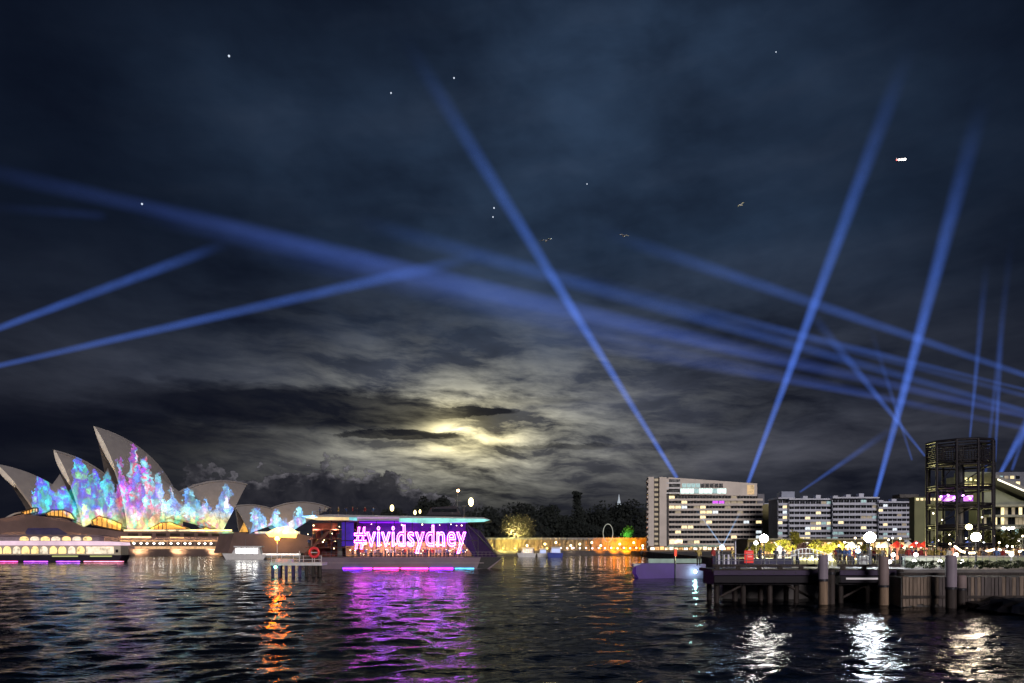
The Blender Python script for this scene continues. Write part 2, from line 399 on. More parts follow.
# side shells closing the gap between the big sails
def web(pts_out, parent, w=2, m=tile, depth=1.2, bulge=2.0, name='side_shell', label=None):
    pts = [Q(px, py, w) for px, py in pts_out]; c = sum(pts, Vector()) / len(pts) + NR * bulge
    b = MB(); n = len(pts); vs = pts + [p - NR * depth for p in pts] + [c]
    b.add(vs, [(i, (i + 1) % n, 2 * n) for i in range(n)] + [(i, i + n, (i + 1) % n + n, (i + 1) % n) for i in range(n)], 0, True)
    o = b.build(name, m, parent)
    if label: o['label'] = label
    return o
web([(150, 470), (180, 492), (196, 497), (222, 531), (206, 527), (190, 523), (172, 519), (160, 519), (146, 528), (131, 531)], opera, 8, bulge=3)
web([(108, 468), (128, 528), (123, 527), (112, 519), (100, 515), (86, 526), (92, 500)], opera, 7, bulge=1.5)
web([(60, 474), (84, 524), (76, 521), (66, 512), (54, 508), (38, 513), (45, 495)], opera, 5, bulge=1.5)
# glazed foyers glowing under the shells
amber = lit('amber_foyer_glass', (1.0, .52, .10), 1.3, .8, .35, c2=(.45, .14, .02))
def foyer(pts, w, label=None):
    b = MB(); ps = [Q(px, py, w) for px, py in pts]; n = len(ps); vs = ps + [p - NR * 3 for p in ps]
    b.add(vs, [tuple(range(n)), tuple(range(2 * n - 1, n - 1, -1))] + [(i, i + n, (i + 1) % n + n, (i + 1) % n) for i in range(n)])
    o = b.build('foyer_glazing', amber, opera); 
    ps2 = [ (px, py) for px, py in pts]
    fr = MB()
    for i in range(n):
        fr.tube(Q(*pts[i], w + .3), Q(*pts[(i + 1) % n], w + .3), .35, n=5)
    for k in range(1, 6):
        t = k / 6; a_, b_ = pts[0], pts[len(pts) // 2]
        px = a_[0] + (b_[0] - a_[0]) * t
        ys = []
        for i in range(n):
            (x0, y0), (x1, y1) = pts[i], pts[(i + 1) % n]
            if (x0 - px) * (x1 - px) < 0: ys.append(y0 + (y1 - y0) * (px - x0) / (x1 - x0))
        if len(ys) >= 2: fr.tube(Q(px, min(ys), w + .3), Q(px, max(ys), w + .3), .18, n=5)
    f = fr.build('frame', mat('bronze', (.10, .06, .03), .5, .2), o)
foyer([(21, 512), (34, 508), (38, 508), (38, 512), (24, 515)], 15)
foyer([(46, 513), (52, 510), (64, 510), (71, 513), (76, 520), (62, 517), (48, 516)], 17)
foyer([(92, 520), (99, 516), (110, 519), (122, 524), (121, 531), (106, 528), (93, 525)], 19)
foyer([(147, 530), (160, 523), (170, 522), (190, 529)], 20)
foyer([(192, 531), (206, 527), (218, 532)], 19)
# podium: broad pinkish granite base with terraces
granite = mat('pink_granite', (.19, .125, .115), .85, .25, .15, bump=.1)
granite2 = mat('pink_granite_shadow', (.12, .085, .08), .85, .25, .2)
def axis_prism(pts, w0, w1, m, name, parent=opera, label=None):
    b = MB(); a_ = [Q(px, py, w1) for px, py in pts]; n = len(a_); vs = a_ + [p - NR * (w1 - w0) for p in a_]
    b.add(vs, [tuple(range(n)), tuple(range(2 * n - 1, n - 1, -1))] + [(i, i + n, (i + 1) % n + n, (i + 1) % n) for i in range(n)])
    o = b.build(name, m, parent)
    if label: o['label'] = label
    return o
axis_prism([(-60, 553), (-60, 531), (8, 517), (24, 514), (48, 517), (64, 518), (84, 527), (104, 529), (124, 532), (246, 532), (246, 541), (300, 546), (300, 553)], -34, 22, granite, 'podium')
axis_prism([(-70, 556), (-70, 538), (-20, 533), (60, 531), (120, 537.5), (250, 537.5), (330, 545), (330, 556)], 22, 30, granite, 'lower_terrace')
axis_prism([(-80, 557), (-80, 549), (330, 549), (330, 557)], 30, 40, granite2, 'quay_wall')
axis_prism([(25, 533), (28, 528), (58, 528), (68, 534), (66, 537), (30, 537)], 30, 31, mat('dark_blue_glazing', (.03, .03, .10), .2, .3), 'podium_window')
for k in range(15):
    axis_prism([(126 + k * 7, 545.8), (131.5 + k * 7, 545.8), (131.5 + k * 7, 542.2), (126 + k * 7, 542.2)], 30, 30.4, mat('podium_glazing', (.05, .035, .03), .3, .4), 'podium_window')
for k in range(8):
    axis_prism([(128 + k * 14, 536), (138 + k * 14, 536), (138 + k * 14, 533.3), (128 + k * 14, 533.3)], 22, 22.5, MATS['podium_glazing'], 'podium_window')
warmstrip = lit('warm_white_strip', (1, .78, .48), 2.0, .9, .25, c2=(.5, .25, .08))
warmdim = lit('warm_row', (1, .62, .30), 1.1, .95, .45, c2=(.10, .05, .03))
for (a_, b_, y0, y1, w, mm) in ((121, 151, 536.2, 538, 31, warmstrip), (170, 184, 537, 538.2, 31, warmdim), (225, 255, 537, 539, 31, warmstrip),
                                (124, 232, 529.6, 531.3, 22.6, warmstrip), (250, 300, 541, 543, 31, warmdim), (135, 230, 546.4, 549, 31, warmdim),
                                (252, 318, 549.8, 552.6, 41, warmstrip), (120, 250, 540.5, 541.3, 31, warmdim), (255, 300, 531.5, 534.5, 24, warmdim)):
    axis_prism([(a_, y0), (b_, y0), (b_, y1), (a_, y1)], w - .6, w, mm, 'light_strip')
# the separate small restaurant shells at the right of the podium
P0r = Vector((X(270, 385), 385, 0))
rest = empty('restaurant_pavilion', (P0r.x, P0r.y, 2.4), 'small pair of low sail roofs with blue projections beside the opera house', 'pavilion')
P0_big = P0; P0 = P0r
shell(Q(235, 505.5), Q(292, 519), Q(250, 533, 8), P0r, 60, rest, 'small sail roof opening to the left', .9)
shell(Q(331, 507.5), Q(256, 516), Q(288, 534, 8), P0r, 75, rest, 'small low sail roof opening to the right', .9)
axis_prism([(228, 553), (234, 533), (300, 534), (330, 541), (340, 553)], -12, 10, granite, 'base', rest)
foyer_y = lit('yellow_restaurant_glow', (1.0, .72, .22), 3.0, .7, .5, c2=(.8, .35, .06))
axis_prism([(266, 533), (276, 528), (288, 526), (298, 532), (296, 538), (270, 537)], 10.5, 11.5, foyer_y, 'glazing', rest)
axis_prism([(240, 532), (245, 521), (248, 532)], 2, 3, amber, 'glazing', rest)
P0 = P0_big
lamp('SPOT', tuple(on_plane(284, 534, P0r, 22)), 9000, (1, .55, .15), 1.0, tuple(on_plane(284, 533, P0r, 10)), 140, 1.0, 'restaurant_floodlight', rest)
for a_, c_, y0_, y1_ in ((240, 262, 539.6, 541.2), (262, 300, 541.5, 543.4), (236, 268, 545.6, 546.6), (276, 318, 545.4, 547.2), (300, 328, 542.5, 543.6)):
    axis_prism([(a_, y0_), (c_, y0_), (c_, y1_), (a_, y1_)], 10.3, 11.1, warmstrip if a_ % 4 else warmdim, 'light_strip', rest)

# ---- projector on the near shore: throws the coloured pictures onto the sails
PJ = Vector((6.0, -12.0, 9.0))
def make_projector():
    r = empty('light_projector', PJ, 'black projector on a tripod behind the viewer', 'projector')
    b = MB().box(PJ.x - .5, PJ.x + .5, PJ.y - 1.0, PJ.y - .2, PJ.z - .3, PJ.z + .3, bev=.04); b.build('housing', steel_dark, r)
    for q in (-.5, .5): MB().tube((PJ.x, PJ.y - .6, PJ.z - .3), (PJ.x + q, PJ.y - .6 + q * .4, 0), .05).build('leg', steel_dark, r)
    MB().tube((PJ.x, PJ.y - .6, PJ.z - .3), (PJ.x, PJ.y - 1.2, 0), .05).build('leg', steel_dark, r)
    d = bpy.data.lights.new('projector_beam', 'SPOT'); o = bpy.data.objects.new('projector_beam', d); COL.objects.link(o); o.parent = r
    tgt = V(160, 500, 400) - PJ; o.rotation_euler = (R(90), 0, math.atan2(-tgt.x, tgt.y)); rz = o.rotation_euler[2]
    d.energy = 6.2e7; d.spot_size = R(60); d.spot_blend = .05; d.shadow_soft_size = .05; d.use_nodes = True
    t = d.node_tree; t.nodes.clear(); tcn = t.nodes.new('ShaderNodeTexCoord')
    # direction in the lamp's frame -> world direction -> columns / rows as seen across the cove
    lx, ly, lz = sep(t, tcn.outputs['Normal'])
    fwd = -lz; up = ly; rt = lx                       # lamp looks along -Z, its Y is up
    cz, szn = math.cos(rz), math.sin(rz)
    wx = rt * cz - fwd * szn; wy = rt * szn + fwd * cz
    D0 = 395.0                                        # the throw: put the picture in focus at the sails
    kx = wx / wy * (D0 - PJ.y) + PJ.x; kz = up / wy * (D0 - PJ.y) + PJ.z
    px = kx * (F / D0) + CX; py = HY - (kz - CH) * (F / D0)
    pv = vec(t, px * .01, py * .01)
    n1 = noise(t, pv, 22, 3, .6, .5); n2 = noise(t, vec(t, px * .01 + 5, py * .004), 14, 3, .6); n3 = noise(t, pv, 42, 4, .7, 1.2); n4 = noise(t, vec(t, px * .01, py * .01 + 9), 9, 3, .55, .8)
    vo = t.nodes.new('ShaderNodeTexVoronoi'); vo.inputs['Scale'].default_value = 1.0; vo.inputs['Randomness'].default_value = 1.0
    t.links.new(vec(t, (px + (n1 - .5) * 8) * .19, (py + (n4 - .5) * 10) * .085), vo.inputs['Vector'])
    vr, vg, vb = sep(t, vo.outputs['Color']); vd = E(t, vo.outputs['Distance'])
    pw = px + (n1 - .5) * 9 + (n4 - .5) * 12
    top = [(0, 540), (31, 540), (33, 496), (37, 478), (42, 466), (46, 476), (51, 490), (55, 494), (60, 489), (65, 486), (68, 492), (70, 486), (73, 480), (75, 462), (78, 454), (82, 458), (86, 464), (90, 478),
           (94, 468), (98, 472), (101, 484), (104, 474), (107, 470), (111, 478), (114, 490), (117, 498), (118, 458), (121, 456), (124, 478), (127, 486), (129, 452), (132, 441), (135, 445), (138, 452), (140, 470), (143, 457), (147, 456),
           (151, 464), (153, 486), (156, 476), (159, 470), (162, 482), (165, 504), (168, 500), (171, 484), (174, 488), (178, 500), (182, 506), (184, 492), (188, 486), (193, 490), (198, 500), (202, 505), (205, 496), (208, 504), (212, 511),
           (216, 508), (220, 496), (224, 482), (229, 484), (232, 496), (234, 512), (236, 540), (249, 540), (251, 512), (255, 507), (261, 514), (265, 518), (268, 528), (271, 518), (275, 509), (278, 511), (281, 521), (285, 517), (289, 524),
           (292, 520), (297, 512), (300, 505), (305, 520), (308, 540), (345, 540)]
    h = curve(t, pw, top, 0, 345, 430, 550)
    mask = (py - h + (n3 - .5) * 6).step(-1, 3)
    hue = ((n1 - .5) * .9 + (n2 - .5) * .9 + (px * .0045) + (py - 490.0) * -.004).sat()
    # colour by place: cyan/blue on the left sails, violet and pink on the tall one, pale blue then yellow low down
    c_a = ramp(t, ((n4 - .5) * 1.8 + (vr - .5) * .75 + .42).sat(), [(0, (.00, .50, .42)), (.3, (.01, .62, .85)), (.5, (.01, .12, 1)), (.75, (.10, .02, .8)), (1, (.2, .9, .4))])
    c_b = ramp(t, ((n4 - .5) * 1.8 + (vr - .5) * .9 + .5).sat(), [(0, (.04, .22, 1)), (.28, (.30, .04, .95)), (.46, (.80, .06, .75)), (.60, (.10, .60, .95)), (.8, (.35, .85, 1)), (1, (1, .12, .30))])
    c_c = ramp(t, ((n4 - .5) * 1.6 + (vr - .5) * .75 + .45).sat(), [(0, (.04, .22, .95)), (.4, (.12, .55, 1)), (.65, (.25, .85, .9)), (.85, (.40, .25, 1)), (1, (.8, .9, 1))])
    c_d = ramp(t, ((n4 - .5) * 1.6 + (vg - .5) * .9 + .5).sat(), [(0, (.2, .9, .4)), (.35, (.8, 1, .2)), (.6, (1, .85, .15)), (.8, (1, .35, .2)), (1, (.5, .9, .9))])
    col = mix(t, px.step(110, 120), c_a, c_b); col = mix(t, px.step(148, 168), col, c_c)
    lowm = (py + (n4 - .5) * 26).step(505, 522) * px.step(60, 90) * (1.0 - px.step(238, 246)) * .85
    col = mix(t, lowm, col, c_d)
    tex = (1.2 - vd * 1.0).max(.35) * (vb * .8 + .5) * (((n3 - .38) * 4).sat() * .6 + .5) + (n3 - .60).max(0) * 5
    e = t.nodes.new('ShaderNodeEmission'); o2 = t.nodes.new('ShaderNodeOutputLight'); t.links.new(e.outputs[0], o2.inputs[0])
    t.links.new(mix(t, mask, (.0005, .0005, .0006), col), e.inputs[0])
    lim = curve(t, px, [(0, 512), (38, 514), (60, 509), (75, 521), (84, 526), (100, 516), (122, 528), (150, 529), (165, 521), (190, 529), (222, 532), (345, 533)], 0, 345, 500, 540)
    window = (1.0 - (py - lim).step(0, 3)) * (1.0 - px.step(310, 318)) * py.step(300, 320)
    link(t, window * tex, e.inputs[1])
    return r
make_projector()
for px, e_ in ((30, 9000), (90, 12000), (140, 16000), (178, 16000), (214, 16000), (250, 9000)):
    lamp('SPOT', tuple(Q(px, 552, 44)), e_, (1, .66, .34), .6, tuple(Q(px, 538, 30)), 120, 1.0, 'podium_fill_spot', opera)  # added spots without fixtures, put in to warm and brighten the podium
# lamps along the opera house quay
def lantern_proto(name, h, globe_r, globe_m, pole_m, label, cat, group, watts=0, col=(1, 1, 1)):
    r = empty(name, (0, 0, 0), label, cat, group)
    MB().lathe([(globe_r * .9, 0), (globe_r * .8, .08), (.07, .12), (.045, h * .6), (.04, h)], n=8).build('pole', pole_m, r)
    MB().ball((0, 0, h + globe_r * .9), globe_r, 12).build('globe', globe_m, r)
    if watts:
        d = bpy.data.lights.new('bulb', 'POINT'); d.energy = watts; d.color = col; d.shadow_soft_size = globe_r * 1.1
        o = bpy.data.objects.new('bulb', d); COL.objects.link(o); o.parent = r; o.location = (0, 0, h + globe_r * .9)
    return r
glow_warm = lit('warm_lamp_glow', (1, .72, .36), 14); glow_white = lit('white_lamp_glow', (1, .93, .82), 16)
lp = lantern_proto('quay_lamp', 2.6, .42, glow_white, steel_grey, 'small bright lamp on the quay below the tall sail roof', 'lamp', 'lamps along the opera house quay')
sx = [134, 141, 147, 154, 160, 163, 171, 178, 185, 190, 199, 205, 211, 219]
words = ['left end of the row', 'second from the left', 'third from the left', 'fourth from the left', 'fifth from the left', 'sixth from the left', 'seventh from the left', 'eighth from the left', 'ninth from the left',
         'tenth from the left', 'fifth from the right', 'fourth from the right', 'third from the right', 'second from the right']
for i, px in enumerate(sx):
    o = lp if i == 0 else copy_tree(lp); p = Q(px, 549, 35); o.location = (p.x, p.y, 3.3)
    o['label'] = 'small bright lamp on the opera house quay, %s' % words[i]

# ================================================================ FIGURES (one skinned body each)
def figure(arm_up=False, clothes=(.1, .1, .1), seed=0):
    J = {'hip': ((0, 0, .95), .135), 'waist': ((0, 0, 1.1), .12), 'chest': ((0, 0, 1.36), .155), 'neck': ((0, 0, 1.50), .055), 'head': ((0, -.01, 1.62), .095), 'top': ((0, 0, 1.71), .075)}
    E_ = [('hip', 'waist'), ('waist', 'chest'), ('chest', 'neck'), ('neck', 'head'), ('head', 'top')]
    for s, n in ((-1, 'l'), (1, 'r')):
        J[n + 'th'] = ((s * .10, 0, .86), .09); J[n + 'kn'] = ((s * .12, -.03, .48), .06); J[n + 'an'] = ((s * .13, .02, .09), .042); J[n + 'to'] = ((s * .14, -.14, .04), .035)
        J[n + 'sh'] = ((s * .19, 0, 1.40), .06)
        if arm_up and s > 0: J[n + 'el'] = ((s * .30, -.12, 1.28), .045); J[n + 'ha'] = ((s * .22, -.30, 1.52), .035)
        else: J[n + 'el'] = ((s * .25, .02, 1.13), .043); J[n + 'ha'] = ((s * .24, -.10, .90), .036)
        E_ += [('hip', n + 'th'), (n + 'th', n + 'kn'), (n + 'kn', n + 'an'), (n + 'an', n + 'to'), ('chest', n + 'sh'), (n + 'sh', n + 'el'), (n + 'el', n + 'ha')]
    ks = list(J); me = bpy.data.meshes.new('tmp'); me.from_pydata([J[k][0] for k in ks], [(ks.index(a), ks.index(b)) for a, b in E_], [])
    o = bpy.data.objects.new('tmp', me); COL.objects.link(o); md = o.modifiers.new('s', 'SKIN')
    for i, k in enumerate(ks):
        r_ = J[k][1]; v = me.skin_vertices[0].data[i]; v.radius = (r_, r_ * (.75 if k in ('hip', 'waist', 'chest') else 1)); v.use_root = (i == 0)
    dg = bpy.context.evaluated_depsgraph_get(); ev = o.evaluated_get(dg); m2 = bpy.data.meshes.new_from_object(ev)
    bpy.data.objects.remove(o)
    skin = mat('skin', (.42, .25, .18), .6, .1); top = mat('clothes_%d' % seed, clothes, .9, .2, 8); trou = mat('trousers_%d' % (seed % 2), ((.03, .035, .06), (.06, .055, .05))[seed % 2], .9, .2, 8)
    m2.materials.clear()
    for q in (top, trou, skin): m2.materials.append(q)
    for f in m2.polygons:
        z = f.center.z; xx = abs(f.center.x)
        f.material_index = 2 if z > 1.49 or (xx > .2 and z < 1.0 and z > .8) else (1 if z < .98 and xx < .2 else 0)
        f.use_smooth = True
    m2.name = 'person'
    return m2
CLO = [(.28, .03, .03), (.05, .05, .07), (.35, .33, .30), (.05, .09, .22), (.22, .13, .06), (.40, .30, .10)]
BODY = [figure(i % 2 == 1, CLO[i], i) for i in range(6)]
hair_m = [mat('dark_hair', (.02, .015, .012), .7, .2), mat('fair_hair', (.28, .18, .08), .7, .2)]
hb = MB(); hb.lathe([(1e-3, .105), (.07, .09), (.105, .03), (.108, -.03), (.095, -.09)], (0, .012, 1.665), 10); HAIR = [hb.mesh('hair', h) for h in hair_m]
CN = ['red', 'dark', 'pale grey', 'navy blue', 'brown', 'mustard']
def person(x, y, z, rz, i, label, group):
    o = put('person', BODY[i % 6], None, (x, y, z), rz); tag(o, label, 'person', group)
    s = .94 + .1 * random.random(); o.scale = (s, s, s)
    h = put('hair', HAIR[i % 5 == 0], o); return o

# ================================================================ CRUISE BOAT WITH THE LIT SIGN
D = 145.0
SX = lambda px: X(px, D); SZ = lambda py: Z(py, D)
hull_m = mat('grey_violet_hull', (.17, .13, .18), .4, .15, .3); ship_dark = mat('dark_ship_side', (.02, .016, .03), .5, .3, 1)
ship = empty('cruise_boat', (SX(410), D + 5, 0), 'long dark cruise boat with violet sides and glowing pink sign along its deck', 'cruise boat')
y0, y1 = D, D + 11
b = MB(); b.prism([(SX(322), -.6), (SX(486), -.6), (SX(500), SZ(560)), (SX(502), SZ(557.2)), (SX(470), SZ(557.5)), (SX(318), SZ(557.5))], y0, y1); b.build('hull', hull_m, ship)
b = MB(); b.prism([(SX(477), SZ(568.5)), (SX(487), SZ(569)), (SX(503), SZ(557)), (SX(481), SZ(557.2))], y0 - .04, y0 - .005); b.build('bow_panel', mat('black_bow', (.02, .02, .025), .35, .2), ship)
b = MB(); b.box(SX(322), SX(484), y0 - .1, y0 - .004, SZ(563.2), SZ(562.6)); b.build('rubbing_strake', mat('strake', (.25, .22, .26), .5, .2), ship)
# decks
b = MB(); b.box(SX(330), SX(478), y0 + .3, y1 - .3, SZ(541), SZ(540)); b.build('middle_deck', ship_dark, ship)
b = MB(); b.box(SX(330), SX(470), y1 - .6, y1 - .4, SZ(557), SZ(519)); b.build('far_side_wall', mat('maroon_wall', (.10, .03, .05), .7, .5, .6), ship)
b = MB(); b.prism([(SX(303), SZ(516.5)), (SX(330), SZ(514.5)), (SX(430), SZ(516.5)), (SX(484), SZ(517.5)), (SX(491), SZ(520)), (SX(484), SZ(521.8)), (SX(430), SZ(521)), (SX(318), SZ(520.5))], y0 - .8, y1 + .5); b.build('roof', mat('pale_roof', (.30, .30, .34), .5, .1), ship)
for pts, c, s in (([(306, 518.2), (318, 517), (350, 517.5), (350, 520.3), (318, 520.3)], (.95, .72, .35), .8), ([(350, 517.5), (358, 517.7), (358, 521), (350, 520.3)], (.25, .75, .85), .7),
               ([(358, 517.2), (400, 517.4), (400, 518.8), (358, 518.8)], (.65, .42, .75), .45),
               ([(400, 518.4), (430, 518.2), (484, 519), (490, 520.3), (484, 522), (430, 523.6), (400, 522.2)], (.28, .78, .74), .85)):
    b = MB(); b.prism([(SX(x), SZ(z)) for x, z in pts], y0 - .95, y0 - .82)
    b.build('roof_light_band', lit('band_%d' % pts[0][0], c, s, .35, .5, True), ship)
# backs of the bridge front
b = MB(); b.prism([(SX(466), SZ(524)), (SX(480), SZ(531)), (SX(497), SZ(557)), (SX(474), SZ(557)), (SX(462), SZ(541))], y0 + .6, y1 - .6); b.build('raked_front', mat('violet_glazing', (.035, .02, .075), .15, .4, .4), ship)
b = MB(); b.tube((SX(467), y0 + .4, SZ(524)), (SX(497.5), y0 + .4, SZ(556)), .14); b.tube((SX(466), y0 + .4, SZ(525)), (SX(478), y0 + .4, SZ(556)), .08); b.tube((SX(478), y0 + .4, SZ(529)), (SX(478), y0 + .4, SZ(557)), .06); b.build('front_frame', steel_dark, ship)
b = MB(); b.prism([(SX(425), SZ(515)), (SX(430), SZ(507)), (SX(455), SZ(505)), (SX(461), SZ(515))], y0 + 2, y1 - 2); wh = b.build('wheelhouse', ship_dark, ship)
b = MB(); b.box(SX(431), SX(456), y0 + 1.95, y0 + 1.99, SZ(511.5), SZ(508.2)); b.build('wheelhouse_window', glass_dark, wh)
b = MB(); b.tube((SX(455), y0 + 4, SZ(515)), (SX(456.5), y0 + 4, SZ(490)), .10, .05); b.tube((SX(452), y0 + 4, SZ(500)), (SX(461), y0 + 4, SZ(500)), .05); b.tube((SX(450), y0 + 4, SZ(508)), (SX(456), y0 + 4, SZ(496)), .06); b.build('mast', steel_grey, ship)
b = MB(); b.ball((SX(456.6), y0 + 4, SZ(489)), .28, 10); b.build('mast_light', lit('mast_orange', (1, .55, .25), 20), ship)
b = MB(); b.tube((SX(463), y0 + 3, SZ(517)), (SX(463), y0 + 3, SZ(505)), .05); b.lathe([(.1, -.3), (.5, 0), (.45, .1), (.02, .12)], (SX(463), y0 + 3, SZ(505)), 10); b.build('radar', steel_grey, ship)
# rails, posts
b = MB()
for px in range(322, 498, 4):
    b.tube((SX(px), y0 + .1, SZ(557.5)), (SX(px), y0 + .1, SZ(552)), .025, n=4)
for py in (552, 554.5): b.tube((SX(322), y0 + .1, SZ(py)), (SX(498), y0 + .1, SZ(py)), .03, n=4)
b.build('lower_railing', steel_grey, ship)
b = MB()
for px in range(312, 470, 5): b.tube((SX(px), y0 + .2, SZ(516)), (SX(px), y0 + .2, SZ(511.5)), .02, n=4)
b.tube((SX(312), y0 + .2, SZ(511.5)), (SX(425), y0 + .2, SZ(511.5)), .03, n=4); b.build('roof_railing', steel_dark, ship)
for px in (331, 345, 358, 376, 394, 412, 430, 448, 466):
    b = MB(); b.tube((SX(px), y0 + .35, SZ(557)), (SX(px), y0 + .35, SZ(521)), .09, n=6); b.build('deck_post', ship_dark, ship)
# open stern stairs and after decks
b = MB()
for k, py in enumerate((548, 539, 530)): b.box(SX(304 + 4 * k), SX(345), y0 + .8, y1 - 2, SZ(py), SZ(py - .9))
b.prism([(SX(300), SZ(557)), (SX(304), SZ(557)), (SX(330), SZ(531)), (SX(326), SZ(531))], y0 + .5, y0 + .7); b.build('stern_decks', mat('brown_deck', (.12, .05, .04), .8, .4), ship)
b = MB(); b.box(SX(304), SX(330), y0 + 6, y0 + 6.2, SZ(557), SZ(522)); b.build('stern_wall', mat('red_brown_wall', (.16, .05, .04), .8, .6, .8), ship)
# violet panels behind the sign, ceiling light
vio = lit('violet_screen', (.09, .004, .30), .16, .8, .5, True, c2=(.30, .02, .25))
b = MB(); b.box(SX(352), SX(466), y0 + 4.9, y0 + 5, SZ(540), SZ(522)); b.build('violet_screen', vio, ship)
b = MB(); b.box(SX(341), SX(353), y0 + .6, y0 + .75, SZ(546), SZ(522)); b.build('blue_violet_panel', lit('blue_violet', (.045, .004, .40), .5, .6, .5, True), ship)
b = MB(); b.box(SX(358), SX(466), y0 + .5, y0 + 4.5, SZ(522.3), SZ(522)); b.build('ceiling_light', lit('violet_ceiling', (.25, .01, .95), 1.4, .6, .4, True), ship)
b = MB(); b.box(SX(340), SX(470), y0 + 5.0, y0 + 5.1, SZ(556.5), SZ(541.5)); b.build('saloon_wall', lit('amber_saloon', (.85, .42, .16), .45, .95, 2.2, True, c2=(.10, .03, .05)), ship)
wl = lit('deck_bulb', (1, .75, .45), 9)
rg = random.Random(5)
for k in range(86):
    px = rg.uniform(306, 468); py = rg.choice((524.5, 543, 544, 551)) + rg.uniform(-1, 1)
    if px < 345: py = rg.choice((525, 533, 541, 549)) + rg.uniform(-1.2, 1.2)
    if k >= 46: px = rg.uniform(350, 492); py = rg.uniform(547.5, 555)
    b = MB(); q = (SX(px), y0 + rg.uniform(.6, 3.5), SZ(py)); b.ball(q, rg.uniform(.07, .13) * (1 if k < 46 else .62), 8); b.build('deck_bulb', wl, ship)
for px, c, e in ((364, (1, .55, .35), 420), (385, (1, .5, .5), 450), (408, (1, .6, .35), 450), (430, (1, .55, .4), 450), (455, (.8, .45, .6), 350), (314, (1, .5, .35), 900), (334, (1, .6, .35), 900)):
    lamp('SPOT', (SX(px), y0 + .5, SZ(542 if px > 350 else 527)), e * 3, c, .3, (SX(px), y0 + 4.6, SZ(554)), 150, 1.0, 'deck_lamp', ship)
# the sign in neon tube letters
def neon(text, px0, px1, py_base, py_top, y, parent):
    cu = bpy.data.curves.new('sign_text', 'FONT'); cu.body = text; cu.size = 1; cu.fill_mode = 'NONE'; cu.bevel_depth = .013; cu.bevel_resolution = 1; cu.resolution_u = 5
    cu.space_character = 1.08
    o = bpy.data.objects.new('tmp', cu); COL.objects.link(o); dg = bpy.context.evaluated_depsgraph_get(); me = bpy.data.meshes.new_from_object(o.evaluated_get(dg)); bpy.data.objects.remove(o)
    co = np.zeros(len(me.vertices) * 3); me.vertices.foreach_get('co', co); co = co.reshape(-1, 3)
    x0, x1 = co[:, 0].min(), co[:, 0].max(); zt = co[:, 1].max()
    sx_ = (SX(px1) - SX(px0)) / (x1 - x0); sz_ = (SZ(py_top) - SZ(py_base)) / zt
    new = np.stack([SX(px0) + (co[:, 0] - x0) * sx_, y + co[:, 2] * 3, SZ(py_base) + co[:, 1] * sz_], -1) - np.array(wo(parent))
    me.vertices.foreach_set('co', new.ravel()); me.update(); me.materials.clear(); me.materials.append(lit('neon_tube', (.85, .07, .72), 24, .3, .30, True, c2=(.26, .09, 1.0)))
    for f in me.polygons: f.use_smooth = True
    q = bpy.data.objects.new('sign_lettering', me); COL.objects.link(q); q.parent = parent; q['label'] = 'glowing pink neon letters #vividsydney'; return q
neon('#vividsydney', 354.5, 466, 546, 525.0, y0 - .25, ship)
b = MB()
for py in (526, 535.5, 546.5): b.tube((SX(354), y0 - .05, SZ(py)), (SX(467), y0 - .05, SZ(py)), .03, n=4)
b.build('sign_rail', ship_dark, ship)
# narrow violet and pink strip lights low on the hull: they light the water
for a_, c_, col, s in ((343, 362, (.16, .01, 1), 22), (363, 372, (.6, .03, 1), 12), (374, 399, (1, .03, .35), 14), (401, 428, (1, .03, .40), 14), (430, 453, (.30, .01, 1), 22), (455, 474, (.06, .45, .75), 5)):
    b = MB(); b.box(SX(a_), SX(c_), y0 - .14, y0 - .03, .04, .18); b.build('hull_strip_light', lit('strip_%d' % a_, col, s, .3, 1.0, True), ship)
rg = random.Random(9)
where = []
for k in range(44):
    px = 352 + k * 2.6 + rg.uniform(-.8, .8)
    where.append(px)
DK = SZ(557.4)
desc = ['left part', 'middle', 'right part']
for k, px in enumerate(where):
    i = rg.randrange(6)
    person(SX(px), y0 + rg.uniform(.6, 3.2), DK, rg.uniform(-.8, .8), i, 'person in %s top on the cruise boat, %s of the lower deck' % (CN[i], desc[min(2, k * 3 // 44)]), 'passengers on the lower deck of the cruise boat, %s, %s' % (desc[min(2, k * 3 // 44)], CN[i]))
for k in range(20):
    px = 306 + (k % 10) * 4.2 if k < 12 else 350 + (k - 12) * 14; i = rg.randrange(6); up_ = k < 12
    zz = SZ(538.1) + .02 if (up_ and k % 2) else SZ(547.1) if up_ else SZ(540) + .02
    person(SX(px), y0 + (2 if up_ else 1.2) + rg.random(), zz, rg.uniform(-1, 1), i, 'person in %s top on %s of the cruise boat' % (CN[i], 'the open stern decks' if up_ else 'the middle deck behind the sign'), 'people on %s of the cruise boat, %s' % ('the open stern decks' if up_ else 'the middle deck', CN[i]))
for k in range(9):
    px = 316 + k * 6.5 + rg.uniform(-2, 2); i = rg.randrange(6)
    person(SX(px), y0 + 3 + rg.uniform(-1, 1), SZ(515.3), rg.uniform(-3, 3), i, 'person in %s top standing on the roof of the cruise boat' % CN[i], 'people on the roof of the cruise boat, %s' % CN[i])

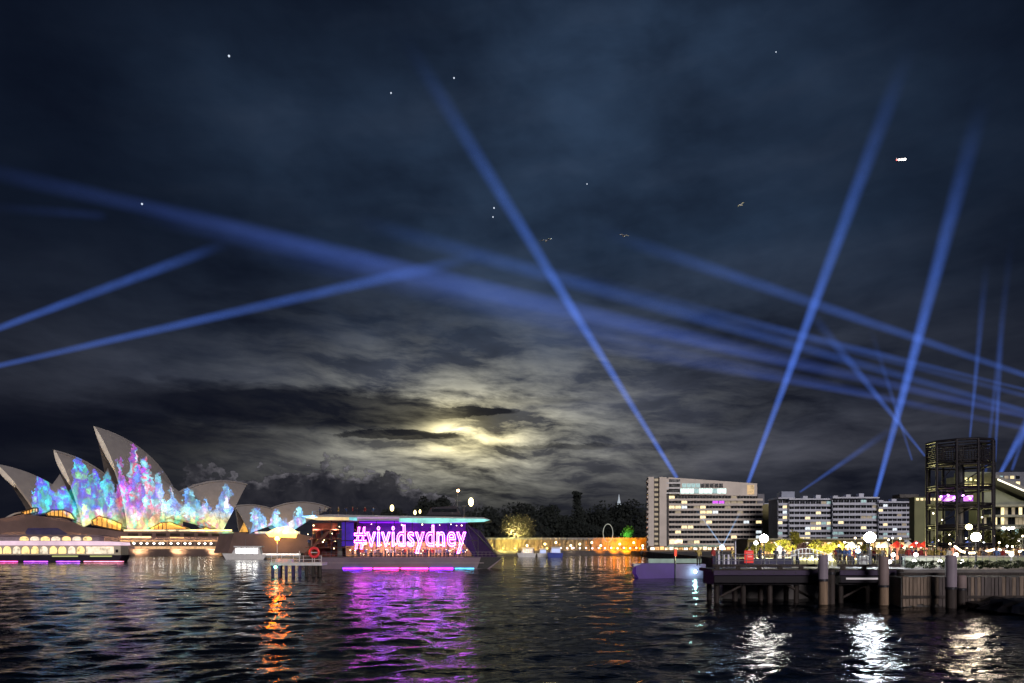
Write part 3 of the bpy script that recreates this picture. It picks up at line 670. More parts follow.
# ================================================================ WHITE FERRY AT THE LEFT
D = 212.0; FX = lambda px: X(px, D); FZ = lambda py: Z(py, D); y0, y1 = D, D + 5
ferry = empty('ferry', (FX(60), D + 4, 0), 'white double deck ferry with bright cabin windows in front of the opera house', 'ferry')
b = MB(); b.prism([(FX(-45), -.5), (FX(117), -.5), (FX(122), FZ(555)), (FX(-52), FZ(555))], y0, y1); b.build('hull', mat('dark_hull', (.03, .025, .04), .4, .3), ferry)
b = MB(); b.box(FX(-40), FX(120), y0 + .4, y1 - .4, FZ(555), FZ(545.5)); b.build('lower_cabin', mat('ferry_cream', (.55, .50, .40), .6, .1), ferry)
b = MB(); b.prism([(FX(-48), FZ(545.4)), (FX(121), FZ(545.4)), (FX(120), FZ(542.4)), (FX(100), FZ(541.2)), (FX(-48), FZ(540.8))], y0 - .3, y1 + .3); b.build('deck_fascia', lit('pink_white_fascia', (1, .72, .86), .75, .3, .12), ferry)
b = MB(); b.box(FX(-30), FX(97), y0 + 1.2, y1 - 1.2, FZ(541), FZ(536)); b.build('upper_cabin', mat('ferry_grey', (.30, .25, .27), .6, .2), ferry)
b = MB(); b.prism([(FX(-34), FZ(536)), (FX(104), FZ(536.4)), (FX(98), FZ(535)), (FX(-30), FZ(534.2))], y0 + .6, y1 - .6); b.build('roof', mat('ferry_roof', (.22, .16, .17), .7, .2), ferry)
wb = lit('cream_window', (1, .80, .36), 1.5, .75, .9, c2=(.8, .45, .15)); wb2 = lit('white_window', (.95, .85, .62), 1.3, .7, .9, c2=(.6, .4, .3))
def arched(px0, px1, pyb, pyt, y):
    n = 8; pts = [(FX(px0), FZ(pyb)), (FX(px1), FZ(pyb))] + [(FX((px0 + px1) / 2 + (px1 - px0) / 2 * math.cos(t)), FZ(pyb - (pyb - pyt) * (.45 + .55 * math.sin(t)))) for t in [math.pi * i / n for i in range(n + 1)]]
    return MB().prism(pts, y - .05, y)
for k in range(11): arched(-16 + k * 9.2 + (.5 if k % 2 else 0), -8.2 + k * 9.2, 553.6, 546.2, y0 + .38).build('lower_window', wb if k % 3 else wb2, ferry)
MB().box(FX(85.5), FX(113), y0 + .3, y0 + .38, FZ(553.8), FZ(546.5)).build('lower_window', wb2, ferry)
MB().box(FX(115), FX(117.5), y0 + .26, y0 + .39, FZ(552.5), FZ(549.5)).build('porthole', ship_dark, ferry)
for k in range(7): arched(17 + k * 10.6, 26 + k * 10.6, 540.6, 536.3, y0 + 1.18).build('upper_window', wb2 if k % 2 else wb, ferry)
MB().box(FX(52), FX(78), y0 - .05, y0 - .003, FZ(556.8), FZ(555.6)).build('hull_light', lit('olive_hull_light', (.75, .8, .3), .5), ferry)
MB().box(FX(90), FX(112), y0 - .05, y0 - .003, FZ(556.8), FZ(555.6)).build('hull_light', MATS['olive_hull_light'], ferry)
for a_, c_, col in ((0, 18, (1, .1, .5)), (24, 48, (.6, .1, 1)), (56, 80, (.5, .1, 1)), (84, 124, (.9, .25, .4))):
    MB().box(FX(a_), FX(c_), y0 - .12, y0 - .02, .15, .35).build('waterline_light', lit('ferry_strip_%d' % a_, col, 4, .6, .5, True), ferry)
b = MB()
for px in range(-40, 130, 6): b.tube((FX(px), y0 + .1, FZ(541)), (FX(px), y0 + .1, FZ(538)), .03, n=4)
b.tube((FX(-40), y0 + .1, FZ(538)), (FX(100), y0 + .1, FZ(538)), .04, n=4); b.build('railing', steel_grey, ferry)

# small white ferry with dazzling cabin
def small_boat(px0, px1, D, hull_c, cab_m, name, label, cat, top=2.6, group=None):
    L = X(px1, D) - X(px0, D); cx = (X(px0, D) + X(px1, D)) / 2; r = empty(name, (cx, D + 1.5, 0), label, cat, group)
    x0, x1 = cx - L / 2, cx + L / 2; fb = top * .36
    MB().prism([(x0 + .1 * L, -.3), (x1 - .06 * L, -.3), (x1, fb), (x0, fb * 1.15)], D, D + 3).build('hull', hull_c, r)
    MB().prism([(x0 + .2 * L, fb), (x1 - .12 * L, fb), (x1 - .16 * L, top * .82), (x0 + .30 * L, top * .82)], D + .4, D + 2.6).build('cabin', white_paint, r)
    n = 4
    for k in range(n):
        a_ = x0 + (.31 + .13 * k) * L; MB().box(a_, a_ + .10 * L, D + .33, D + .39, fb * 1.15, top * .74).build('cabin_window', cab_m, r)
    MB().box(x0 + .26 * L, x1 - .10 * L, D + .2, D + 2.8, top * .82, top * .9).build('roof', white_paint, r)
    b = MB(); b.tube((cx, D + 1.5, top * .9), (cx, D + 1.5, top * 1.35), .05, n=5); b.build('mast', steel_grey, r)
    return r
dazz = lit('dazzling_window', (1, .97, .92), 7, .5, 1.0, True)
r = small_boat(222, 266, 262, white_paint, dazz, 'water_taxi', 'brilliantly lit small white boat in front of the opera house steps', 'boat', 5.2)
MB().box(X(266, 262) - 1, X(300, 262), 262.5, 265, .6, 1.4).build('gangway', concrete, r)
MB().box(X(262, 262), X(300, 262), 262.3, 262.45, 1.5, 2.1).build('gangway_light', lit('gangway_glow', (1, .92, .85), 1.4, .4, 1), r)

# ================================================================ LANDING DOLPHIN (navigation jetty) IN THE COVE
D = 105.0; JX = lambda px: X(px - 3, D); JZ = lambda py: Z(py, D)
jet = empty('mooring_jetty', (JX(298), D + 2, 0), 'small mooring jetty on dark piles with white railings in the cove', 'jetty')
MB().box(JX(273), JX(325), D, D + 3, JZ(565.5), JZ(562.5)).build('deck', white_paint, jet)
pur_pile = mat('violet_lit_pile', (.05, .035, .12), .6, .4, 1)  # violet light under the deck put into the colour of these piles
for k in range(8):
    px = 275 + k * 6.8
    MB().tube((JX(px), D + .3, -1), (JX(px), D + .3, JZ(565.5)), .22, n=8).build('pile', pur_pile if k < 5 else timber_dark, jet)
for k in range(4): MB().tube((JX(278 + k * 13), D + 2.7, -1), (JX(278 + k * 13), D + 2.7, JZ(565.5)), .22, n=8).build('pile', timber_dark, jet)
b = MB()
for px in (274, 284, 296, 306, 315, 324): b.tube((JX(px), D + .2, JZ(562.5)), (JX(px), D + .2, JZ(555.5)), .045, n=5)
for py in (556, 559.5): b.tube((JX(274), D + .2, JZ(py)), (JX(324), D + .2, JZ(py)), .03, n=5)
b.build('railing', white_paint, jet)
MB().box(JX(276), JX(292), D + 1, D + 2.5, JZ(562.5), JZ(559)).build('locker', white_paint, jet)
MB().tube((JX(277.5), D + 1.2, JZ(562)), (JX(277.5), D + 1.2, JZ(540)), .05, n=6).build('pole', white_paint, jet)
MB().tube((JX(300), D + 1.2, JZ(562)), (JX(300), D + 1.2, JZ(551)), .07, n=6).build('pole', white_paint, jet)
lb = empty('lifebuoy', (JX(317), D + .1, JZ(552.5)), 'round red lifebuoy hanging on the jetty railing', 'lifebuoy')
b = MB(); n, mseg = 18, 8
vs = [((.62 + .17 * math.cos(q)) * math.cos(t), .17 * math.sin(q), (.62 + .17 * math.cos(q)) * math.sin(t)) for t in [2 * math.pi * i / n for i in range(n)] for q in [2 * math.pi * j / mseg for j in range(mseg)]]
b.add(vs, [(i * mseg + j, i * mseg + (j + 1) % mseg, ((i + 1) % n) * mseg + (j + 1) % mseg, ((i + 1) % n) * mseg + j) for i in range(n) for j in range(mseg)], 0, True)
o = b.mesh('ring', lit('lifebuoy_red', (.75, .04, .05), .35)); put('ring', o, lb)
MB().box(-.55, .55, .02, .10, -.06, .06).build('rope_bar', white_paint, None).parent = lb
MB().tube((0, .15, -.75), (0, .15, -1.55), .05, n=5).build('bracket', white_paint, None).parent = lb
nl = empty('navigation_lamp', (JX(279), D - .25, JZ(567)), 'small green navigation light under the jetty deck', 'navigation light')
MB().ball((0, 0, 0), .22, 10).build('lens', lit('green_lens', (.2, 1, .6), 12, sample=True), None).parent = nl
MB().box(-.25, .25, .05, .26, .16, .28).build('housing', steel_dark, None).parent = nl
ol = empty('warning_lamp', (JX(277.5), D + 1.2, JZ(538.2)), 'strong orange warning lamp on top of the slim pole on the jetty', 'lamp')
MB().tube((0, 0, JZ(540) - JZ(538.2) + .01), (0, 0, -.2), .09, n=6).build('socket', steel_dark, None).parent = ol
MB().lathe([(.01, .28), (.2, .22), (.34, 0), (.28, -.22), (.01, -.26)], n=10).build('lens', lit('orange_lens', (1, .16, .004), 420, sample=True), None).parent = ol

# ================================================================ TREES
def leafy(name):
    m = bpy.data.materials.new(name); return m
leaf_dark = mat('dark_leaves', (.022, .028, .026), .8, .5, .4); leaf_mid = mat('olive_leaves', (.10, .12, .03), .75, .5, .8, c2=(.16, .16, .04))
leaf_lit = mat('yellow_green_leaves', (.16, .17, .03), .7, .5, .8, c2=(.26, .22, .05))
def crown_mesh(w, h, dpt, n, leaf, seed, m, lobes=9, gap=.25, cone=False, squash=1.0):
    """leaf sized quads scattered through clumps; origin at the crown's bottom centre"""
    rg = random.Random(seed); b = MB(); cs = []
    for k in range(lobes):
        t = rg.random(); a = rg.uniform(0, 6.28)
        zz = h * (.18 + .70 * t); rr = (1 - t) if cone else math.sqrt(max(.05, 1 - (2 * zz / h - 1) ** 2))
        q = rg.uniform(.25, .75) * rr
        cs.append((Vector((math.cos(a) * q * w / 2, math.sin(a) * q * dpt / 2, zz)), rg.uniform(.20, .34) * (1 - .55 * t if cone else 1)))
    vs, fs = [], []
    for k in range(n):
        c, r = cs[k % lobes]
        d = Vector((rg.gauss(0, 1), rg.gauss(0, 1), rg.gauss(0, 1))).normalized() * (rg.random() ** .45)
        p = c + Vector((d.x * r * w, d.y * r * dpt, d.z * r * h * .9 * squash))
        if p.z < .02 * h: p.z = .02 * h + rg.random() * .1 * h
        s = leaf * rg.uniform(.5, 1.3); u = Vector((rg.gauss(0, 1), rg.gauss(0, 1), rg.gauss(0, 1))).normalized(); v = u.orthogonal().normalized()
        i = len(vs); vs += [p - u * s - v * s * .5, p + u * s * .2 - v * s * .7, p + u * s + v * s * .3, p - u * s * .1 + v * s * .7]; fs.append((i, i + 1, i + 2, i + 3))
    b.add(vs, fs); return b.mesh('crown', m)
def trunk_mesh(h, r, w, seed, top=.6):
    rg = random.Random(seed); b = MB(); b.tube((0, 0, -.05), (0, 0, h), r, r * .65, 8)
    for k in range(5):
        a = k * 1.3 + rg.random(); e = Vector((math.cos(a) * w * .27, math.sin(a) * w * .27, h + w * .3 * rg.uniform(.6, 1.2)))
        b.tube((0, 0, h * rg.uniform(.75, .98)), e, r * .45, r * .14, 6)
    return b.mesh('trunk', bark)
def tree(px, D, py_top, wpx, m, label, group, seed, zg=2.4, n=1500, leafpx=1.1, cone=False, trunk_frac=.22, name='tree', cat='tree', lobes=9):
    x = X(px, D); H = Z(py_top, D) - zg; w = wpx / F * D
    r = empty(name, (x, D, zg), label, cat, group)
    put('crown', crown_mesh(w, H * (1 - trunk_frac * .8), w * .8, n, leafpx / F * D, seed, m, lobes, cone=cone), r, (0, 0, H * trunk_frac * .8))
    put('trunk', trunk_mesh(H * trunk_frac * 1.4, max(.12, H * .028), w, seed), r)
    return r
gd = 'dark trees on the skyline behind the sandstone wall'
for i, (px, top, w, dd, lab) in enumerate((
        (496, 511, 44, 520, 'dark rounded tree just right of the cruise boat, behind the lit fig'), (519, 504.5, 52, 540, 'broad dark domed tree above the floodlit fig tree'), (548, 506, 46, 530, 'dark domed tree left of the tall slim dark tree'),
        (566, 516, 26, 515, 'low dark tree directly left of the tall slim dark tree'), (596, 510, 34, 520, 'dark tree directly right of the tall slim dark tree'), (612, 505, 40, 540, 'dark tree just below the white spire'),
        (634, 502, 44, 530, 'tall dark tree touching the left edge of the hotel tower'), (656, 510, 40, 540, 'dark tree mostly hidden behind the left edge of the hotel'), (533, 520, 44, 500, 'low dark tree above the left end of the sandstone wall'),
        (425, 499, 26, 470, 'dark tree seen above the cruise boat roof, left of its wheelhouse'), (441, 501, 22, 480, 'dark tree seen above the wheelhouse of the cruise boat'),
        (470, 512, 30, 500, 'dark tree seen behind the front end of the cruise boat roof'), (398, 509, 34, 480, 'low dark tree seen above the middle of the cruise boat roof'), (585, 524, 40, 500, 'low dark tree above the ring shaped light'), (622, 520, 44, 500, 'low dark tree above the orange part of the wall'))):
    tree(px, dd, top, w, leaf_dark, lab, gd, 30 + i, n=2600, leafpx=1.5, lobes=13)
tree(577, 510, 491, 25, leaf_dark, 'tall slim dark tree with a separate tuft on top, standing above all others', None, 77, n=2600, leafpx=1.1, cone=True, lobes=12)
tf = bpy.data.objects['crown']  # tuft is its own crown part on the slim tree
slim = [o for o in bpy.data.objects if o.get('label', '').startswith('tall slim dark')][0]
put('top_tuft', crown_mesh(10, 4.6, 8, 500, .7, 5, leaf_dark, 5), slim, (0, 0, Z(498.5, 510) - 2.4))
fig = tree(517, 440, 515.5, 37, mat('fig_leaves', (.13, .13, .06), .7, .6, .5, c2=(.20, .18, .08)), 'floodlit spreading fig tree at the left end of the sandstone wall', None, 91, n=2800, leafpx=1.0, trunk_frac=.3, lobes=14)
lamp('SPOT', (X(514, 427), 427, 11), 60000, (1, .82, .5), 1, (X(516, 440), 440, 16), 95, .8, 'tree_floodlight', fig)
gt = tree(628, 420, 525.5, 11, mat('green_leaves', (.05, .16, .03), .7, .4, 1), 'small bright green tree lit from below above the orange wall', None, 92, n=700, leafpx=.8)
lamp('SPOT', (X(628, 414), 414, 10.2), 9000, (.6, 1, .4), .5, (X(628, 420), 420, 15), 120, .8, 'tree_floodlight', gt)

# ================================================================ FAR SHORE
sand = mat('sandstone', (.34, .25, .14), .9, .35, .22, bump=.2, c2=(.42, .31, .17))
def WX(px, D=412): return X(px, D)
wall = empty('sandstone_wall', (WX(565), 412, 2.4), 'long floodlit sandstone cliff wall across the water, yellow on its left and orange on its right', 'wall')
b = MB(); rg = random.Random(2); xs = [WX(484 + k * 2) for k in range(83)]
vs = []
for k, x in enumerate(xs):
    o1 = rg.uniform(-.5, .5); o2 = rg.uniform(-.5, .5); vs += [(x, 412 - 1.5 + o1, 2.4), (x, 412 - .6 + o2, 5.8), (x, 412 + rg.uniform(-.4, .4), 8.6)]
fs = []
for k in range(len(xs) - 1):
    for j in range(2): fs.append((k * 3 + j, k * 3 + 3 + j, k * 3 + 4 + j, k * 3 + 1 + j))
b.add(vs, fs); b.box(xs[0], xs[-1], 412.6, 425, 2.4, 8.5); b.build('rock_face', sand, wall)
MB().box(xs[0] - 1, xs[-1] + 1, 411.3, 413, 8.6, 9.6).build('coping', concrete, wall)
for px in range(496, 596, 8):
    MB().box(WX(px) - .5, WX(px) + .5, 409.2, 410.4, 2.4, 8.4).build('buttress', sand, wall)
def flood(px, D, z, tgt, e, col, label, ang=110):
    r = empty('floodlight', (X(px, D), D, 2.4), label, 'floodlight', 'floodlights along the sandstone wall')
    MB().tube((0, 0, 0), (0, 0, z - 2.4), .1, n=6).build('post', steel_dark, None).parent = r
    MB().ball((0, 0, z - 2.2), .42, 8).build('lamp_head', lit('flood_%d' % int(col[2] * 1000), col, 6), None).parent = r
    lamp('SPOT', (X(px, D), D, z), e * 3.0, col, .5, tgt, ang, .9, 'bulb', r)
for i, (px, e, c) in enumerate(((503, 13000, (1, .85, .20)), (515, 9000, (1, .80, .20)), (531, 7000, (1, .70, .20)), (547, 4500, (1, .62, .20)), (572, 1500, (1, .75, .5)), (600, 5000, (1, .28, .004)), (614, 16000, (1, .30, .004)), (626, 22000, (1, .33, .005)), (640, 5000, (1, .28, .004)))):
    flood(px, 400, 3.6, (WX(px), 412, 5.5), e, c, 'floodlight below the sandstone wall, %s from its left end' % ('first', 'second', 'third', 'fourth', 'fifth', 'sixth', 'seventh', 'eighth', 'ninth')[i])
# bright lamps on tall masts beyond the boat
for px, py, D, h, rad, lab in ((392, 508, 330, 0, .85, 'tall mast light seen above the middle of the cruise boat'), (471, 502, 330, 0, 1.15, 'brightest tall mast light, above the front end of the cruise boat roof'),
                            (357, 517, 330, 0, .5, 'small mast light above the left half of the cruise boat'), (415, 512.5, 330, 0, .6, 'mast light close left of the wheelhouse of the cruise boat'), (420, 511.5, 332, 0, .5, 'mast light touching the left edge of the wheelhouse')):
    r = empty('mast_light', (X(px, D), D, 0), lab, 'light', 'mast lights above the cruise boat'); z = Z(py, D)
    MB().tube((0, 0, -1), (0, 0, z - rad), .16, n=6).build('mast', steel_dark, None).parent = r
    MB().ball((0, 0, z), rad, 12, 1.7).build('lamp_head', lit('mast_glow', (1, .80, .36), 5), None).parent = r
# ring shaped light sculpture
r = empty('ring_light', (WX(608, 405), 405, 2.4), 'upright white ring of light standing before the dark trees', 'light sculpture')
b = MB(); n = 28; q = [Vector((2.6 * math.cos(t), 0, 4.8 * math.sin(t) + Z(533, 405) - 2.4)) for t in [2 * math.pi * i / n for i in range(n)]]
for i in range(n): b.tube(q[i], q[(i + 1) % n], .20, n=6, caps=False)
b.build('ring', lit('ring_white', (.8, .85, .72), .28, .4, .3), None).parent = r
MB().tube((0, 0, 0), (0, 0, Z(541, 405) - 2.4), .3, n=6).build('support', steel_grey, None).parent = r
# spire
r = empty('church_spire', (X(619, 700), 700, 2), 'slender pale church spire lit against the sky above the trees', 'spire'); zt = Z(494, 700) - 2; zb = Z(506, 700) - 2
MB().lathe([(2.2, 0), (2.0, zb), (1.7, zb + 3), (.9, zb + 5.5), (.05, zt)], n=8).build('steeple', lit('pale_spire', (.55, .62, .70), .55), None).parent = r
# quay rail, small lights and people along the far waterfront
fq = mat('far_quay', (.10, .09, .09), .85, .3, .5)
MB().box(X(484, 404), X(646, 404), 403.4, 404.6, 0, 2.6).build('quay_edge', fq)
o = bpy.data.objects['quay_edge']; tag(o, 'low dark quay wall running below the far floodlit wall', 'quay wall')
lw = lantern_proto('waterfront_lamp', 1.3, .38, lit('white_violet_glow', (.95, .85, 1), 5), steel_grey, 'x', 'lamp', 'small lamps along the far waterfront')
nth = ('first', 'second', 'third', 'fourth', 'fifth', 'sixth', 'seventh', 'eighth', 'ninth', 'tenth', 'eleventh', 'twelfth', 'thirteenth', 'fourteenth', 'fifteenth', 'sixteenth')
for i in range(14):
    o = lw if i == 0 else copy_tree(lw); px = 561 + i * 6.3; o.location = (X(px, 405), 405.6, 2.4 - .2 * (i % 2)); o['label'] = 'small lamp on the far waterfront, %s from the left' % nth[i]
wlw = lantern_proto('warm_waterfront_lamp', 3.2, .55, lit('warm_point', (1, .80, .45), 7), steel_grey, 'x', 'lamp', 'warm lamps before the sandstone wall')
for i, px in enumerate((527, 545, 556, 571, 580, 592, 601, 620, 634, 643)):
    o = wlw if i == 0 else copy_tree(wlw); o.location = (X(px, 406), 407, 2.4 + (i % 3) * .8 - .8); o['label'] = 'warm round lamp before the sandstone wall, %s from the left' % nth[i]
cabw = lit('boat_window', (1, .8, .6), 1.2, .6, 1)
small_boat(517, 536, 330, white_paint, cabw, 'moored_boat', 'white moored motor boat nearest to the bow of the cruise boat', 'boat', 4.6, 'moored boats')
small_boat(537, 548, 335, white_paint, lit('blue_win', (.5, .6, 1), 1), 'moored_boat', 'small white boat moored between two larger ones', 'boat', 4.2, 'moored boats')
bb = small_boat(547, 563, 325, mat('blue_hull', (.03, .06, .40), .5, .2), lit('blue_win', (.5, .6, 1), 1), 'moored_boat', 'moored boat with a blue hull and white cabin', 'boat', 5.0, 'moored boats')
MB().box(X(498, 345), X(570, 345), 345, 348, .3, 1.0).build('floating_dock', concrete_dark); tag(bpy.data.objects['floating_dock'], 'low dark floating dock behind the moored boats', 'dock')
rg = random.Random(31)
for k in range(26):
    px = rg.uniform(488, 642); i = rg.randrange(6); person(X(px, 407), 406.3 + rg.random() * 2, 2.4, rg.uniform(-3, 3), i, 'tiny person in %s top on the far waterfront below the sandstone wall' % CN[i], 'people on the far waterfront, %s' % CN[i])

# ================================================================ HOTEL
def local(r, b, name, m, label=None):
    o = b.build(name, m, None); o.parent = r
    if label: o['label'] = label
    return o
pinkwall = mat('pale_pink_wall', (.74, .67, .62), .8, .12, .2); bluewall = mat('grey_blue_concrete', (.58, .61, .72), .8, .15, .2)
win_mats = [glass_dark, lit('win_warm', (1, .80, .42), 1.5, .4, .8), lit('win_dim', (.75, .62, .42), .30, .5, .8), lit('win_white', (.85, .95, 1), 1.1, .4, .8), lit('win_teal', (.55, .85, .85), .5, .5, .8), lit('win_violet', (.7, .1, 1), 1.2, .4, .8)]
def facade(r, x0, x1, y, z0, z1, floors, bays, slab_m, wmix, rg, slabf=.32, frame_m=None, skip=lambda i, j: False, fin=True, name='balcony_slab'):
    """a storeyed front: recessed windows between projecting balcony slabs, x/z local, front plane at local y"""
    fh = (z1 - z0) / floors; bw = (x1 - x0) / bays; ww = bw * .86; wh = fh * (1 - slabf) * .96
    mesh = []
    for m in win_mats:
        b = MB().box(-ww / 2, ww / 2, .20, .26, 0, wh); b.box(-ww * .02, ww * .02, .12, .19, 0, wh, 1); mesh.append(b.mesh('window', [m, steel_grey]))
    for i in range(floors):
        z = z0 + i * fh
        local(r, MB().box(x0 - .15, x1 + .15, y - .9, y + .55, z, z + fh * slabf), name, slab_m)
        for j in range(bays):
            if skip(i, j): continue
            put('window', mesh[wmix(i, j, rg)], r, (x0 + (j + .5) * bw, y, z + fh * slabf + .02))
    if fin:
        b = MB()
        for j in range(bays + 1): b.box(x0 + j * bw - .10, x0 + j * bw + .10, y + .02, y + .3, z0 + .05, z1 - .03)
        local(r, b, 'party_wall', frame_m or slab_m)
D = 380.0; HX = lambda px: X(px, D) - X(702, D); HZ = lambda py: Z(py, D) - 2.4
hotel = empty('hotel', (X(702, D), D, 2.4), 'tall pale hotel block with long balconies and a stair tower at its left', 'hotel')
for a_, c_ in ((647.5, 653), (658.5, 665.5)):
    b = MB().box(HX(a_), HX(c_), -2.5, 3, 0, HZ(477.5)); local(hotel, b, 'stair_tower', pinkwall)
for k in range(15): local(hotel, MB().box(HX(646.2), HX(647.4), -2, 1, HZ(553 - 5 * k), HZ(551 - 5 * k)), 'side_balcony', pinkwall)
local(hotel, MB().box(HX(653.2), HX(658.3), -1, 3, 0, HZ(478)), 'window_bay', mat('dark_bay', (.05, .045, .05), .5, .3))
me = MB().box(-1.0, 1.0, -.1, 0, 0, 1.2).mesh('window', win_mats[2])
for k in range(14): put('window', me, hotel, (HX(655.8), -1.15, HZ(545 - 4.9 * k)))
local(hotel, MB().box(HX(665.6), HX(668.5), 0, 3, 0, HZ(478)), 'recess', mat('dark_bay', (.05, .045, .05)))
local(hotel, MB().box(HX(668.6), HX(763), 1.0, 15, 0, HZ(495)), 'body', mat('hotel_core', (.16, .14, .14), .8, .2))
local(hotel, MB().box(HX(666), HX(668.4), -1.2, .5, HZ(490), HZ(478.6)), 'corner_slabs', pinkwall)
local(hotel, MB().prism([(HX(668.6), HZ(494.5)), (HX(757), HZ(496)), (HX(757), HZ(483.5)), (HX(668.6), HZ(477.3))], -.2, 14), 'upper_storey', pinkwall)
for k in range(3): local(hotel, MB().box(HX(665.7), HX(680), -1.4, -.25, HZ(494 - 5 * k), HZ(492.4 - 5 * k)), 'balcony_slab', white_paint)
for k in range(3): local(hotel, MB().box(HX(667), HX(680), -.32, -.22, HZ(492.2 - 5 * k), HZ(489.2 - 5 * k)), 'window', glass_dark)
me = [MB().box(-1.0, 1.0, -.1, 0, 0, 2.4).mesh('window', q) for q in (win_mats[4], lit('win_bright', (.7, 1, .95), 1.5, .5, .6), glass_dark)]
rg = random.Random(4)
for k in range(10): put('window', me[1 if k % 4 != 3 else 0], hotel, (HX(682.5 + 4.6 * k), -.22, HZ(493.4)))
for k in range(9): put('window', me[2 if k > 3 else 0], hotel, (HX(684 + 4.6 * k), -.22, HZ(487.6)), sc=(1, 1, .85))
# raised roof lettering panel is not readable in the photograph: only small lamps along it
local(hotel, MB().box(HX(747), HX(754), -.35, -.22, HZ(494.5), HZ(485)), 'corner_window', lit('corner_glow', (1, .72, .35), .8, .9, .5, c2=(.3, .15, .08)))
def hm(i, j, rg):
    q = rg.random()
    if i == 8 and j in (7, 8): return 5
    if i == 8 and j in (9, 10, 11): return 2
    return 1 if q < .09 else 2 if q < .16 else 3 if q < .18 else 4 if q < .19 else 0
facade(hotel, HX(668.8), HX(762), 0, HZ(545.5), HZ(495.8), 10, 15, pinkwall, hm, rg, .44, mat('party', (.30, .26, .25), .8), fin=True)
local(hotel, MB().box(HX(757.2), HX(764), -.6, 14, HZ(505), HZ(494)), 'end_block', mat('grey_end', (.20, .20, .23), .8, .2))
for k in range(4): local(hotel, MB().box(HX(764.2), HX(778), 2, 14, 0, HZ(503 - k * .001)), 'wing', bluewall) if k == 0 else None
local(hotel, MB().box(HX(762.5), HX(772.5), .2, 1.9, HZ(546), HZ(504)), 'olive_end_wall', mat('olive_wall', (.30, .27, .13), .85, .2, .3))
# ground floor: restaurants with warm windows, awnings
shopw = [lit('shop_a', (1, .72, .36), 1.6, .8, .5, c2=(1, .85, .6)), lit('shop_b', (1, .55, .20), 1.1, .9, .6), lit('shop_c', (1, .9, .72), 2.0, .7, .6)]
rg = random.Random(12)
for k in range(24):
    px = 649 + k * 4.7
    local(hotel, MB().box(HX(px), HX(px + 3.7), -4.6, -4.5, .7, HZ(547.5 - (k % 3) * .4)), 'shop_window', shopw[rg.choice((0, 0, 1, 2))])
local(hotel, MB().box(HX(648), HX(764), -4.4, -1.3, 0, HZ(546)), 'arcade', mat('arcade_wall', (.28, .20, .13), .8, .3))
local(hotel, MB().box(HX(672), HX(688), -5.4, -4.5, HZ(547.6), HZ(544.5)), 'fascia', mat('pink_fascia', (.5, .22, .2), .6, .2))
local(hotel, MB().box(HX(669), HX(682), -1.3, -1.0, HZ(543.6), HZ(539.6)), 'lit_lounge', lit('lounge', (1, .78, .5), 1.3, .6, .7))
# parasols before the hotel
pr = empty('parasol', (0, 0, 0), 'x', 'parasol', 'green white parasols before the hotel')
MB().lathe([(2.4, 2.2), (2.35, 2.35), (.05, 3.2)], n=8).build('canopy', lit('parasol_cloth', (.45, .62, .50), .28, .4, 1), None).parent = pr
MB().tube((0, 0, 0), (0, 0, 2.3), .05, n=5).build('pole', steel_grey, None).parent = pr
for i in range(12):
    o = pr if i == 0 else copy_tree(pr); o.location = (X(671 + i * 4.3, 373), 373.2, 2.4); o['label'] = 'pale green parasol before the hotel, %s from the left' % nth[i]
for i, (px, D_) in enumerate(((675.5, 140),)):
    r = empty('red_banner', (X(px, D_), D_, 2.3), 'small red sign panel on the quay in front of the hotel restaurants', 'sign')
    MB().box(-.25, .25, -.05, .05, .2, 1.5, bev=.02).build('panel', mat('red_panel', (.5, .02, .02), .5, .1), None).parent = r

# ================================================================ APARTMENT BLOCKS
D = 350.0
def block(px0, px1, py_top, D, floors, bays, label, seed, lit_p, wallm, extra=True, dep=13, name='apartment_block', group='apartment blocks right of the hotel'):
    cx = (X(px0, D) + X(px1, D)) / 2; r = empty(name, (cx, D, 2.4), label, 'apartment block', group)
    x0, x1 = X(px0, D) - cx, X(px1, D) - cx; zt = Z(py_top, D) - 2.4
    local(r, MB().box(x0, x1, 1.0, dep, 0, zt), 'body', mat('block_core', (.13, .14, .19), .8, .2))
    def wm(i, j, rg):
        q = rg.random(); return 1 if q < lit_p * 1.3 else 2 if q < lit_p * 1.3 + .08 else 3 if q < lit_p * 1.3 + .11 else 4 if q < lit_p * 1.3 + .17 else 0
    facade(r, x0, x1, 0, 4.2, zt - .6, floors, bays, wallm, wm, random.Random(seed), .47, wallm)
    local(r, MB().box(x0 - .2, x1 + .2, -1.0, dep + .2, zt, zt + .7), 'parapet', wallm)
    b = MB()
    for k in range(int((x1 - x0) / 6)): b.box(x0 + 2 + k * 6, x0 + 4.2 + k * 6, 4, 7, zt + .7, zt + 1.6 + (k % 3) * .5)
    local(r, b, 'roof_plant', wallm)
    b = MB()
    for k in range(8): b.box(x0 + (x1 - x0) * k / 8 + .2, x0 + (x1 - x0) * (k + .85) / 8, .2, .3, .4, 3.4)
    local(r, b, 'shop_window', lit('shop_row', (1, .70, .38), .9, .9, .5, c2=(.5, .2, .1)))
    return r
blu2 = mat('pale_blue_concrete', (.60, .63, .74), .8, .15, .2)
block(778, 792, 499, 352, 8, 3, 'narrow apartment block next to the olive end wall of the hotel', 1, .10, bluewall)
bt = block(789, 832, 500, 350, 8, 8, 'apartment block with a pale lift tower at its left corner', 2, .14, blu2)
local(bt, MB().box(X(784, 350) - bt.location.x, X(797, 350) - bt.location.x, 3, 9, Z(500, 350) - 2.4, Z(491, 350) - 2.4), 'lift_tower', mat('pale_lift', (.36, .40, .52), .7, .1))
block(832.5, 878, 498.5, 348, 8, 8, 'middle apartment block, long curved balconies, few lit windows', 3, .07, blu2)
